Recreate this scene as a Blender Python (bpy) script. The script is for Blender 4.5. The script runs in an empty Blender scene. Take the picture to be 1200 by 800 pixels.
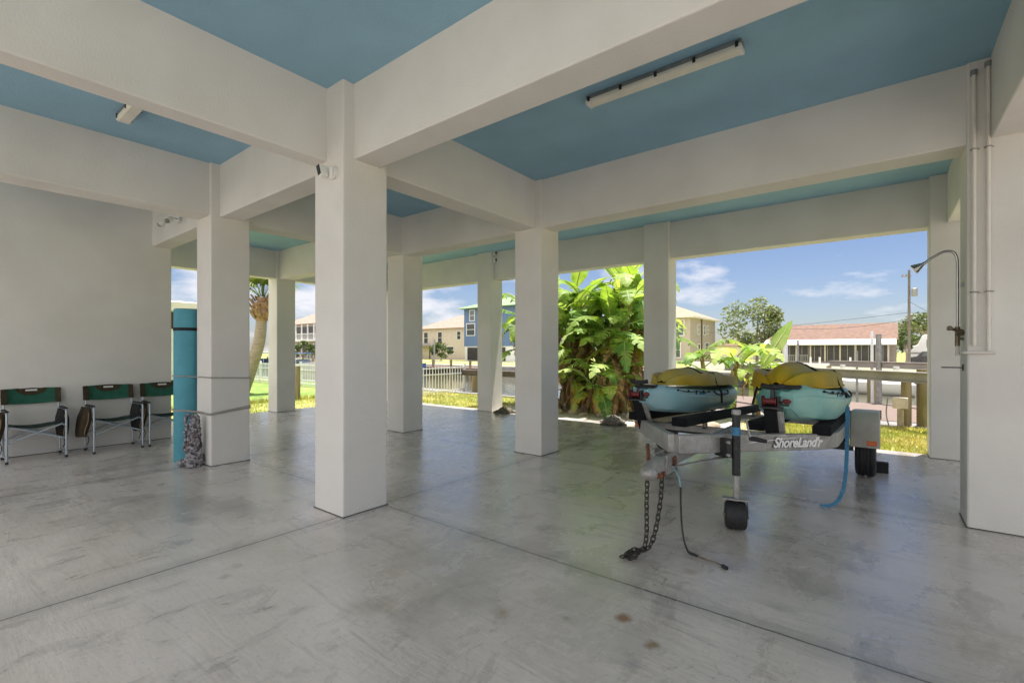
import bpy, bmesh, math, random
from mathutils import Vector, Matrix, Euler
PI = math.pi
R = math.radians
C = bpy.context.scene.collection
random.seed(7)

# ------------------------------------------------------------------ camera, world, sun, exposure
scene = bpy.context.scene
cam_d = bpy.data.cameras.new("camera")
cam_d.sensor_width = 36.0
cam_d.lens = 16.56
cam_d.shift_y = 11.0 / 1200.0
cam_d.clip_start = 0.05
cam_d.clip_end = 3000
cam = bpy.data.objects.new("camera", cam_d)
C.objects.link(cam)
cam.location = (0, 0, 1.4)
cam.rotation_euler = (R(90), 0, R(38.07))
scene.camera = cam

SUN_EL, SUN_AZ = R(80), R(20)          # azimuth measured from +Y towards +X
SKY_STRENGTH = 0.07
EXPOSURE = 1.0
world = bpy.data.worlds.new("World")
scene.world = world
world.use_nodes = True
nt = world.node_tree
nt.nodes.clear()
sky = nt.nodes.new("ShaderNodeTexSky")
sky.sky_type = 'NISHITA'
sky.sun_disc = False
sky.sun_elevation = SUN_EL
sky.sun_rotation = SUN_AZ
sky.altitude = 0
sky.air_density = 1.0
sky.dust_density = 0.6
sky.ozone_density = 1.6
bg = nt.nodes.new("ShaderNodeBackground")
bg.inputs[1].default_value = SKY_STRENGTH
wo = nt.nodes.new("ShaderNodeOutputWorld")
# clouds: stretched noise on the view direction, thicker in a band near the horizon
tc = nt.nodes.new("ShaderNodeTexCoord")
mp = nt.nodes.new("ShaderNodeMapping")
mp.inputs['Scale'].default_value = (3.0, 3.0, 9.0)
mp.inputs['Location'].default_value = (0.35, 0.1, 0.2)
nz = nt.nodes.new("ShaderNodeTexNoise")
nz.inputs['Scale'].default_value = 1.9
nz.inputs['Detail'].default_value = 8
nz.inputs['Roughness'].default_value = 0.55
rp = nt.nodes.new("ShaderNodeMapRange")
rp.inputs['From Min'].default_value = 0.55
rp.inputs['From Max'].default_value = 0.70
rp.clamp = True
# more cloud towards -X (the left of the view)
sep = nt.nodes.new("ShaderNodeSeparateXYZ")
left = nt.nodes.new("ShaderNodeMapRange")
left.inputs['From Min'].default_value = -0.95
left.inputs['From Max'].default_value = -0.45
left.inputs['To Min'].default_value = 0.17
left.inputs['To Max'].default_value = 0.0
add = nt.nodes.new("ShaderNodeMath"); add.operation = 'ADD'
mulc = nt.nodes.new("ShaderNodeMath"); mulc.operation = 'MULTIPLY'; mulc.inputs[1].default_value = 0.85
mix = nt.nodes.new("ShaderNodeMix"); mix.data_type = 'RGBA'
mix.inputs['B'].default_value = (9.0, 8.8, 8.9, 1)
nt.links.new(tc.outputs['Generated'], mp.inputs['Vector'])
nt.links.new(mp.outputs[0], nz.inputs['Vector'])
nt.links.new(tc.outputs['Generated'], sep.inputs[0])
nt.links.new(sep.outputs['X'], left.inputs['Value'])
nt.links.new(nz.outputs['Fac'], add.inputs[0])
# added bright cloud bank in the unseen sky behind the camera, lifting floor light
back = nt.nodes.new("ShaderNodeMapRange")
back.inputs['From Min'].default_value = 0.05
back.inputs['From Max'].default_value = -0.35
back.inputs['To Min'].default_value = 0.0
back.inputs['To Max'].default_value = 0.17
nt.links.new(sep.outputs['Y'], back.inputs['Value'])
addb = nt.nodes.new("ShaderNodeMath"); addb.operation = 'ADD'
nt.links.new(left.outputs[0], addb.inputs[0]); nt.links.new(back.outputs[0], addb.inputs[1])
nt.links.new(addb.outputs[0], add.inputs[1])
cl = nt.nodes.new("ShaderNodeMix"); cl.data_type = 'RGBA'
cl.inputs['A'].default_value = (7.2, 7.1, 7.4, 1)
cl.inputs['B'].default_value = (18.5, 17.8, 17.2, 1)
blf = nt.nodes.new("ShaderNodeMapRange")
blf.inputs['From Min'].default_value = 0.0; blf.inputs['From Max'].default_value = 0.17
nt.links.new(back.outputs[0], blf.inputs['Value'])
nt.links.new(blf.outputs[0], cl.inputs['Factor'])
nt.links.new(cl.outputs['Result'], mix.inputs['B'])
nt.links.new(add.outputs[0], rp.inputs['Value'])
nt.links.new(rp.outputs[0], mulc.inputs[0])
nt.links.new(mulc.outputs[0], mix.inputs['Factor'])
tint = nt.nodes.new("ShaderNodeVectorMath"); tint.operation = 'MULTIPLY'
tint.inputs[1].default_value = (0.76, 0.76, 0.88)
nt.links.new(sky.outputs[0], tint.inputs[0])
nt.links.new(tint.outputs[0], mix.inputs['A'])
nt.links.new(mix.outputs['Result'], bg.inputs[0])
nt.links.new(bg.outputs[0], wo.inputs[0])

sun_d = bpy.data.lights.new("sun", 'SUN')
sun_d.energy = 5.0
sun_d.angle = R(0.5)
sun_d.color = (1.0, 0.95, 0.88)
sun = bpy.data.objects.new("sun", sun_d)
C.objects.link(sun)
_d = Vector((math.sin(SUN_AZ) * math.cos(SUN_EL), math.cos(SUN_AZ) * math.cos(SUN_EL), math.sin(SUN_EL)))
sun.rotation_euler = _d.to_track_quat('Z', 'Y').to_euler()
sun.location = (0, 0, 30)

scene.view_settings.view_transform = 'Standard'
scene.view_settings.look = 'None'
scene.view_settings.exposure = EXPOSURE
scene.view_settings.gamma = 1.0
try:
    scene.cycles.use_denoising = True
    scene.cycles.max_bounces = 10
    scene.cycles.diffuse_bounces = 6
    scene.cycles.transparent_max_bounces = 12
    scene.cycles.sample_clamp_indirect = 8
    scene.cycles.caustics_reflective = False
    scene.cycles.caustics_refractive = False
except Exception:
    pass

# ------------------------------------------------------------------ materials
def mat(name, col, rough=0.6, metal=0.0, var=0.12, scale=6.0, bump=0.0, bscale=40.0, col2=None,
        mixscale=3.0, mixlo=0.45, mixhi=0.6, trans=0.0, spec=0.5, stretch=(1, 1, 1), rvar=0.0, orand=0.0):
    m = bpy.data.materials.new(name)
    m.use_nodes = True
    t = m.node_tree
    N, L = t.nodes, t.links
    b = N["Principled BSDF"]
    b.inputs['Roughness'].default_value = rough
    b.inputs['Metallic'].default_value = metal
    b.inputs['Specular IOR Level'].default_value = spec
    co = N.new("ShaderNodeTexCoord")
    mpn = N.new("ShaderNodeMapping")
    mpn.inputs['Scale'].default_value = stretch
    L.new(co.outputs['Object'], mpn.inputs['Vector'])
    n1 = N.new("ShaderNodeTexNoise")
    n1.inputs['Scale'].default_value = scale
    n1.inputs['Detail'].default_value = 6
    L.new(mpn.outputs[0], n1.inputs['Vector'])
    mr = N.new("ShaderNodeMapRange")
    mr.inputs['To Min'].default_value = 1 - var
    mr.inputs['To Max'].default_value = 1 + var
    mr.inputs['From Min'].default_value = 0.3
    mr.inputs['From Max'].default_value = 0.7
    L.new(n1.outputs['Fac'], mr.inputs['Value'])
    src = None
    if col2 is not None:
        n2 = N.new("ShaderNodeTexNoise")
        n2.inputs['Scale'].default_value = mixscale
        n2.inputs['Detail'].default_value = 5
        L.new(mpn.outputs[0], n2.inputs['Vector'])
        m2 = N.new("ShaderNodeMapRange")
        m2.inputs['From Min'].default_value = mixlo
        m2.inputs['From Max'].default_value = mixhi
        L.new(n2.outputs['Fac'], m2.inputs['Value'])
        mx = N.new("ShaderNodeMix"); mx.data_type = 'RGBA'
        mx.inputs['A'].default_value = (*col, 1)
        mx.inputs['B'].default_value = (*col2, 1)
        L.new(m2.outputs[0], mx.inputs['Factor'])
        src = mx.outputs['Result']
    if orand and col2 is not None:
        oi = N.new("ShaderNodeObjectInfo")
        ad = N.new("ShaderNodeMapRange")
        ad.inputs['To Min'].default_value = -orand; ad.inputs['To Max'].default_value = orand
        L.new(oi.outputs['Random'], ad.inputs['Value'])
        sm = N.new("ShaderNodeMath"); sm.operation = 'ADD'; sm.use_clamp = True
        L.new(m2.outputs[0], sm.inputs[0]); L.new(ad.outputs[0], sm.inputs[1])
        L.new(sm.outputs[0], mx.inputs['Factor'])
        mb_ = N.new("ShaderNodeMapRange"); mb_.inputs['To Min'].default_value = 1-var-orand*0.5; mb_.inputs['To Max'].default_value = 1-var+orand*0.4
        L.new(oi.outputs['Random'], mb_.inputs['Value']); L.new(mb_.outputs[0], mr.inputs['To Min'])
    vm = N.new("ShaderNodeVectorMath"); vm.operation = 'SCALE'
    if src is None:
        vm.inputs[0].default_value = col
    else:
        L.new(src, vm.inputs[0])
    L.new(mr.outputs[0], vm.inputs['Scale'])
    L.new(vm.outputs[0], b.inputs['Base Color'])
    if rvar:
        m3 = N.new("ShaderNodeMapRange")
        m3.inputs['From Min'].default_value = 0.3
        m3.inputs['From Max'].default_value = 0.7
        m3.inputs['To Min'].default_value = max(0.02, rough - rvar)
        m3.inputs['To Max'].default_value = min(1, rough + rvar)
        L.new(n1.outputs['Fac'], m3.inputs['Value'])
        L.new(m3.outputs[0], b.inputs['Roughness'])
    if bump:
        n4 = N.new("ShaderNodeTexNoise")
        n4.inputs['Scale'].default_value = bscale
        n4.inputs['Detail'].default_value = 4
        L.new(mpn.outputs[0], n4.inputs['Vector'])
        bp = N.new("ShaderNodeBump")
        bp.inputs['Strength'].default_value = bump
        bp.inputs['Distance'].default_value = 0.02
        L.new(n4.outputs['Fac'], bp.inputs['Height'])
        L.new(bp.outputs[0], b.inputs['Normal'])
    if trans:
        tr = N.new("ShaderNodeBsdfTranslucent")
        ms = N.new("ShaderNodeMixShader")
        ms.inputs[0].default_value = trans
        vm2 = N.new("ShaderNodeVectorMath"); vm2.operation = 'MULTIPLY'
        L.new(vm.outputs[0], vm2.inputs[0])
        vm2.inputs[1].default_value = (1.5, 1.35, 0.6)
        L.new(vm2.outputs[0], tr.inputs[0])
        L.new(b.outputs[0], ms.inputs[1])
        L.new(tr.outputs[0], ms.inputs[2])
        L.new(ms.outputs[0], N["Material Output"].inputs[0])
    return m

W_STUCCO = mat("white_stucco", (0.76, 0.735, 0.70), 0.85, var=0.05, scale=1.2, col2=(0.69, 0.66, 0.62), mixscale=1.1, mixlo=0.42, mixhi=0.72, bump=0.2, bscale=75, spec=0.2)
BLUE_CEIL = mat("blue_ceiling_paint", (0.29, 0.49, 0.63), 0.6, var=0.05, scale=2.5, bump=0.25, bscale=55, spec=0.3)
GALV = mat("galvanised_steel", (0.42, 0.415, 0.40), 0.5, 0.5, var=0.2, scale=30, bump=0.25, bscale=60,
           col2=(0.31, 0.295, 0.275), mixscale=9, mixlo=0.40, mixhi=0.75, rvar=0.12)
RUST = mat("rusty_steel", (0.28, 0.10, 0.045), 0.85, 0.1, var=0.5, scale=40, bump=0.5, bscale=120, col2=(0.10, 0.05, 0.035), mixscale=18)
BLACK = mat("black_rubber", (0.018, 0.018, 0.02), 0.6, var=0.3, scale=25, bump=0.3, bscale=90)
BLACKP = mat("black_powder_coat", (0.022, 0.022, 0.024), 0.45, var=0.35, scale=18, bump=0.15, bscale=120, col2=(0.10, 0.085, 0.07), mixscale=9, mixlo=0.56, mixhi=0.75)
CARPET = mat("black_bunk_carpet", (0.007, 0.0075, 0.010), 1.0, var=0.4, scale=60, bump=0.9, bscale=160)
FENDERW = mat("white_fender_plastic", (0.50, 0.48, 0.43), 0.55, var=0.14, scale=5, bump=0.05)
ORANGE = mat("amber_lens", (0.75, 0.16, 0.03), 0.25, var=0.12, scale=30)
REDP = mat("red_winch_paint", (0.16, 0.018, 0.018), 0.5, var=0.3, scale=20)
WHITEM = mat("white_marking", (0.85, 0.85, 0.85), 0.5, var=0.05)
TEAL = mat("teal_kayak_plastic", (0.17, 0.43, 0.40), 0.42, var=0.12, scale=3, bump=0.12, bscale=30, col2=(0.36, 0.55, 0.49), mixscale=1.3, mixlo=0.5, mixhi=0.75)
LBLUE = mat("pale_blue_kayak_plastic", (0.23, 0.48, 0.56), 0.42, var=0.10, scale=3, bump=0.12, bscale=30, col2=(0.42, 0.58, 0.61), mixscale=1.3, mixlo=0.5, mixhi=0.75)
YELLOW = mat("yellow_kayak_plastic", (0.42, 0.27, 0.004), 0.55, spec=0.2, var=0.14, scale=3, bump=0.15, bscale=14, col2=(0.33, 0.27, 0.025), mixscale=2.0)
YELLOWP = mat("faded_yellow_kayak_plastic", (0.46, 0.30, 0.008), 0.55, spec=0.2, var=0.14, scale=3, bump=0.15, bscale=14, col2=(0.42, 0.34, 0.08), mixscale=1.4)
STRAPB = mat("blue_webbing", (0.07, 0.24, 0.42), 0.8, var=0.2, scale=40, bump=0.4, bscale=200)
CHAINM = mat("black_chain_steel", (0.05, 0.042, 0.038), 0.55, 0.4, var=0.4, scale=40, bump=0.2)
ALU = mat("chair_aluminium", (0.42, 0.47, 0.52), 0.35, 0.55, var=0.1, scale=10)
GREENF = mat("green_canvas", (0.02, 0.115, 0.075), 0.85, var=0.15, scale=14, bump=0.3, bscale=220)
DGREENF = mat("dark_green_canvas", (0.015, 0.05, 0.035), 0.85, var=0.2, scale=14, bump=0.3, bscale=220)
OLIVEF = mat("brown_canvas", (0.055, 0.04, 0.02), 0.9, var=0.25, scale=18, bump=0.3, bscale=220)
BLACKF = mat("black_nylon", (0.012, 0.012, 0.014), 0.8, var=0.25, scale=18, bump=0.4, bscale=120)
TANF = mat("tan_piping", (0.30, 0.19, 0.11), 0.8)
FOAM = mat("teal_foam", (0.085, 0.32, 0.41), 0.75, var=0.08, scale=5, bump=0.12, bscale=60)
ROPE = mat("grey_rope", (0.42, 0.40, 0.37), 0.9, var=0.25, scale=90, bump=0.6, bscale=260)
STONE = mat("weathered_stone", (0.25, 0.225, 0.195), 0.95, var=0.35, scale=14, bump=0.7, bscale=30, col2=(0.13, 0.115, 0.09), mixscale=6)
ROCK = mat("limestone_rock", (0.46, 0.385, 0.30), 0.95, var=0.25, scale=6, bump=0.8, bscale=14, col2=(0.30, 0.24, 0.18), mixscale=4)
SAND = mat("white_shell_bed", (0.66, 0.62, 0.55), 0.95, var=0.2, scale=18, bump=0.8, bscale=50, col2=(0.38, 0.31, 0.24), mixscale=2.0, mixlo=0.52, mixhi=0.68)
CHROME = mat("chrome", (0.38, 0.38, 0.37), 0.22, 1.0, var=0.1, scale=12)
BRASS = mat("dull_brass", (0.20, 0.16, 0.11), 0.45, 0.7, var=0.3, scale=30)
PIPEW = mat("painted_conduit", (0.72, 0.68, 0.63), 0.6, var=0.06, scale=8)
GREYM = mat("grey_metal", (0.30, 0.30, 0.29), 0.5, 0.4, var=0.2, scale=12)
LAMPW = mat("yellowed_diffuser", (0.78, 0.75, 0.66), 0.45, var=0.08, scale=5)
WHITEP = mat("white_plastic", (0.78, 0.77, 0.74), 0.45, var=0.06, scale=8)
WHITEPAINT = mat("white_trim", (0.78, 0.77, 0.75), 0.6, var=0.08, scale=4)
WOOD = mat("weathered_wood", (0.30, 0.235, 0.15), 0.9, var=0.35, scale=5, bump=0.7, bscale=18, col2=(0.19, 0.155, 0.07), mixscale=2.5, stretch=(3, 3, 0.4))
DOCKW = mat("dock_boards", (0.21, 0.155, 0.13), 0.9, var=0.25, scale=4, bump=0.5, bscale=10, stretch=(0.4, 8, 1))
CAPC = mat("seawall_concrete", (0.26, 0.25, 0.24), 0.9, var=0.15, scale=2, bump=0.4, bscale=20)
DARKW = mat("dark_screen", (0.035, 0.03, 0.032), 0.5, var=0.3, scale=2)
GLASS = mat("window_glass", (0.06, 0.075, 0.09), 0.12, var=0.2, scale=2, spec=0.7)
BANANA = mat("banana_leaf", (0.22, 0.37, 0.07), 0.5, spec=0.35, orand=0.6, var=0.3, scale=3, trans=0.5, col2=(0.43, 0.56, 0.19), mixscale=1.9, mixlo=0.42, mixhi=0.62)
BANANAD = mat("dark_banana_leaf", (0.12, 0.29, 0.07), 0.45, spec=0.35, orand=0.6, var=0.3, scale=3, trans=0.45, col2=(0.30, 0.45, 0.12), mixscale=1.8)
BANANAY = mat("yellowed_banana_leaf", (0.46, 0.36, 0.04), 0.5, var=0.3, scale=4, trans=0.35, col2=(0.25, 0.32, 0.06), mixscale=2)
BANANAX = mat("dead_banana_leaf", (0.58, 0.38, 0.20), 0.9, orand=0.6, var=0.4, scale=6, trans=0.2, col2=(0.19, 0.10, 0.045), mixscale=4)
RIBM = mat("leaf_midrib", (0.36, 0.42, 0.16), 0.5, var=0.15, scale=5)
STEMB = mat("banana_stem", (0.26, 0.24, 0.09), 0.8, var=0.4, scale=5, bump=0.6, bscale=12, col2=(0.22, 0.11, 0.05), mixscale=3, stretch=(4, 4, 0.7))
BARK = mat("grey_bark", (0.26, 0.21, 0.17), 0.95, var=0.3, scale=6, bump=0.8, bscale=20, stretch=(2, 2, 0.6))
PALMB = mat("palm_bark", (0.40, 0.31, 0.265), 0.95, var=0.25, scale=6, bump=0.8, bscale=12, stretch=(1, 1, 4))
BOOT = mat("palm_boots", (0.36, 0.22, 0.13), 0.95, var=0.4, scale=9, bump=0.6, bscale=20)
PALML = mat("palm_frond", (0.15, 0.20, 0.05), 0.5, var=0.35, scale=4, trans=0.25)
LEAFA = mat("olive_green_leaf", (0.15, 0.20, 0.09), 0.55, var=0.45, scale=0.9, trans=0.25, col2=(0.27, 0.31, 0.19), mixscale=0.7)
LEAFB = mat("hedge_leaf", (0.06, 0.10, 0.03), 0.55, var=0.45, scale=0.9, trans=0.25, col2=(0.13, 0.17, 0.05), mixscale=0.7)
ROOFT = mat("terracotta_shingle", (0.185, 0.115, 0.08), 0.9, var=0.22, scale=3, bump=0.5, bscale=20, col2=(0.17, 0.105, 0.09), mixscale=2)
ROOFP = mat("pale_pinkish_shingle", (0.32, 0.225, 0.18), 0.9, var=0.2, scale=3, bump=0.5, bscale=20)
ROOFB = mat("tan_shingle", (0.33, 0.25, 0.18), 0.9, var=0.2, scale=3, bump=0.5, bscale=20)
TANW = mat("taupe_siding", (0.46, 0.40, 0.35), 0.8, var=0.06, scale=2)
PINKW = mat("beige_stucco", (0.60, 0.525, 0.47), 0.8, var=0.06, scale=2)
BLUEW = mat("slate_blue_siding", (0.115, 0.185, 0.33), 0.75, var=0.1, scale=1, stretch=(1, 1, 14))
CREAM = mat("cream_soffit", (0.70, 0.64, 0.52), 0.7, var=0.06, scale=2)
BROWNW = mat("dark_brown_door", (0.07, 0.04, 0.03), 0.6, var=0.2, scale=4)
BOATW = mat("boat_gelcoat", (0.75, 0.74, 0.72), 0.3, var=0.05, scale=2)
BOATB = mat("blue_canvas_cover", (0.05, 0.14, 0.34), 0.7, var=0.15, scale=4)
LIME = mat("lime_hull", (0.45, 0.55, 0.10), 0.35, var=0.1)
BRICKO = mat("orange_pavers", (0.55, 0.25, 0.13), 0.9, var=0.2, scale=6)

def floor_mat():
    m = bpy.data.materials.new("stained_concrete")
    m.use_nodes = True
    t = m.node_tree; N, L = t.nodes, t.links
    b = N["Principled BSDF"]
    co = N.new("ShaderNodeTexCoord")
    def noise(scale, detail, st=(1, 1, 1), rough=0.6, dist=0.0):
        mp_ = N.new("ShaderNodeMapping"); mp_.inputs['Scale'].default_value = st
        L.new(co.outputs['Object'], mp_.inputs[0])
        n = N.new("ShaderNodeTexNoise")
        n.inputs['Scale'].default_value = scale; n.inputs['Detail'].default_value = detail
        n.inputs['Roughness'].default_value = rough
        n.inputs['Distortion'].default_value = dist
        L.new(mp_.outputs[0], n.inputs['Vector'])
        return n.outputs['Fac']
    def mrange(s, a, bb, c, d):
        r = N.new("ShaderNodeMapRange")
        r.inputs['From Min'].default_value = a; r.inputs['From Max'].default_value = bb
        r.inputs['To Min'].default_value = c; r.inputs['To Max'].default_value = d
        L.new(s, r.inputs['Value']); return r.outputs[0]
    def mixc(f, a, c):
        x = N.new("ShaderNodeMix"); x.data_type = 'RGBA'
        if isinstance(f, float): x.inputs['Factor'].default_value = f
        else: L.new(f, x.inputs['Factor'])
        for k, v in (('A', a), ('B', c)):
            if isinstance(v, tuple): x.inputs[k].default_value = (*v, 1)
            else: L.new(v, x.inputs[k])
        return x.outputs['Result']
    def math_(op, a, c):
        x = N.new("ShaderNodeMath"); x.operation = op
        for i, v in enumerate((a, c)):
            if isinstance(v, (int, float)): x.inputs[i].default_value = v
            else: L.new(v, x.inputs[i])
        return x.outputs[0]
    big = noise(0.55, 7, (1, 1.3, 1), 0.62, 0.6)
    c = mixc(mrange(big, 0.36, 0.66, 0, 1), (0.47, 0.42, 0.385), (0.76, 0.69, 0.64))
    mid = noise(2.6, 8, (1.5, 0.8, 1), 0.68, 0.5)
    c = mixc(mrange(mid, 0.55, 0.78, 0, 0.6), c, (0.80, 0.735, 0.71))
    c = mixc(mrange(mid, 0.46, 0.27, 0, 0.75), c, (0.25, 0.238, 0.23))
    tint = noise(0.9, 4, (1, 1, 1), 0.5)
    c = mixc(mrange(tint, 0.53, 0.72, 0, 0.45), c, (0.56, 0.48, 0.39))
    fine = noise(38, 4)
    c = mixc(mrange(fine, 0.56, 0.74, 0, 0.35), c, (0.22, 0.21, 0.20))
    speck = noise(120, 2)
    c = mixc(mrange(speck, 0.68, 0.8, 0, 0.35), c, (0.58, 0.57, 0.55))
    # long trowel streaks
    stv = noise(3.0, 5, (0.35, 2.6, 1), 0.65, 1.2)
    c = mixc(mrange(stv, 0.56, 0.74, 0, 0.55), c, (0.27, 0.258, 0.25))
    # faint pale scuffs and a few hairline cracks
    v = N.new("ShaderNodeTexVoronoi"); v.feature = 'DISTANCE_TO_EDGE'; v.inputs['Scale'].default_value = 0.33
    mpv = N.new("ShaderNodeMapping"); L.new(co.outputs['Object'], mpv.inputs[0])
    vadd = N.new("ShaderNodeVectorMath"); vadd.operation = 'ADD'
    nzv = N.new("ShaderNodeTexNoise"); nzv.inputs['Scale'].default_value = 2.2; nzv.inputs['Detail'].default_value = 6
    L.new(co.outputs['Object'], nzv.inputs['Vector']); L.new(mpv.outputs[0], vadd.inputs[0]); L.new(nzv.outputs['Color'], vadd.inputs[1])
    L.new(vadd.outputs[0], v.inputs['Vector'])
    brk = mrange(noise(1.3, 3), 0.52, 0.62, 0, 0.6)
    c = mixc(math_('MULTIPLY', mrange(v.outputs['Distance'], 0.0025, 0.0008, 0, 1), brk), c, (0.15, 0.145, 0.14))
    scf = noise(7, 6, (2.2, 0.5, 1), 0.7, 0.8)
    c = mixc(mrange(scf, 0.60, 0.76, 0, 0.5), c, (0.78, 0.725, 0.70))
    # spilled rust and oil spots, each with its own ragged outline
    wob = noise(9, 4)
    sp = N.new("ShaderNodeSeparateXYZ"); L.new(co.outputs['Object'], sp.inputs[0])
    def spot(x, y, r, colr, amt):
        nonlocal c
        dx = math_('SUBTRACT', sp.outputs['X'], x); dy = math_('SUBTRACT', sp.outputs['Y'], y)
        d = math_('SQRT', math_('ADD', math_('MULTIPLY', dx, dx), math_('MULTIPLY', dy, dy)), 0)
        d = math_('ADD', d, math_('MULTIPLY', math_('SUBTRACT', wob, 0.5), r * 1.6))
        c = mixc(mrange(d, r, r * 0.25, 0, amt), c, colr)
    spot(-1.065, 2.302, 0.055, (0.25, 0.10, 0.03), 0.85)
    spot(-0.857, 2.183, 0.05, (0.24, 0.13, 0.05), 0.75)
    spot(-1.60, 1.95, 0.06, (0.30, 0.20, 0.11), 0.45)
    spot(-1.30, 2.12, 0.03, (0.20, 0.13, 0.08), 0.5)
    spot(-0.95, 3.05, 0.05, (0.34, 0.17, 0.10), 0.35)
    spot(-2.1, 3.1, 0.10, (0.12, 0.12, 0.12), 0.35)
    spot(-3.2, 1.2, 0.05, (0.20, 0.19, 0.18), 0.5)
    spot(-4.9, 1.7, 0.03, (0.12, 0.12, 0.12), 0.6)
    spot(-0.35, 3.9, 0.06, (0.22, 0.21, 0.2), 0.4)
    spot(-2.2, 1.55, 0.16, (0.33, 0.28, 0.22), 0.45)
    # control joints
    def line(out, v, w, amt):
        nonlocal c
        d = math_('ABSOLUTE', math_('SUBTRACT', math_('ADD', sp.outputs[out], math_('MULTIPLY', math_('SUBTRACT', wob, 0.5), 0.012)), v), 0)
        c = mixc(mrange(d, w, w * 0.35, 0, amt), c, (0.06, 0.058, 0.055))
        c = mixc(mrange(d, w * 14, 0.0, 0, 0.30), c, (0.17, 0.165, 0.155))
    for v in (2.655, 5.17): line('Y', v, 0.010, 0.95)
    for v in (-3.60, -6.62): line('X', v, 0.011, 0.95)
    L.new(c, b.inputs['Base Color'])
    rr = math_('ADD', mrange(big, 0.3, 0.7, 0.17, 0.38), mrange(mid, 0.3, 0.7, -0.07, 0.10))
    L.new(rr, b.inputs['Roughness'])
    b.inputs['Specular IOR Level'].default_value = 0.55
    b.inputs['Coat Weight'].default_value = 0.6
    L.new(mrange(mid, 0.3, 0.7, 0.06, 0.22), b.inputs['Coat Roughness'])
    b.inputs['Coat IOR'].default_value = 1.45
    bp1 = N.new("ShaderNodeBump"); bp1.inputs['Strength'].default_value = 0.13; bp1.inputs['Distance'].default_value = 0.03
    L.new(stv, bp1.inputs['Height'])
    bp2 = N.new("ShaderNodeBump"); bp2.inputs['Strength'].default_value = 0.16; bp2.inputs['Distance'].default_value = 0.015
    L.new(noise(13, 5, (0.6, 1.8, 1), 0.6), bp2.inputs['Height'])
    L.new(bp1.outputs[0], bp2.inputs['Normal'])
    L.new(bp2.outputs[0], b.inputs['Normal'])
    L.new(bp2.outputs[0], b.inputs['Coat Normal'])
    return m
FLOOR = floor_mat()

def ground_mat():
    m = mat("lawn_soil", (0.25, 0.28, 0.07), 0.95, var=0.28, scale=2.5, bump=0.9, bscale=25, col2=(0.40, 0.36, 0.13), mixscale=0.35)
    return m
LAWN = ground_mat()
LAWNG = mat("green_lawn", (0.17, 0.27, 0.05), 0.95, var=0.3, scale=3, bump=0.9, bscale=25, col2=(0.27, 0.32, 0.09), mixscale=0.6)
BLADE = mat("grass_blades", (0.28, 0.32, 0.07), 0.6, var=0.35, scale=1.2, trans=0.35, col2=(0.50, 0.45, 0.16), mixscale=0.8)
DRIVE = mat("pale_concrete_drive", (0.40, 0.365, 0.32), 0.9, var=0.12, scale=1.5, bump=0.3, bscale=30)
WATER = mat("canal_water", (0.10, 0.095, 0.06), 0.08, var=0.15, scale=0.5, bump=0.35, bscale=2.2, spec=0.5)
CLOTHW = mat("white_shell_gravel", (0.55, 0.51, 0.44), 0.95, var=0.2, scale=5, bump=0.5)

# ------------------------------------------------------------------ mesh helpers
def wloc(o):
    v = Vector((0, 0, 0))
    while o is not None:
        v = v + o.location
        o = o.parent
    return v

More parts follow.
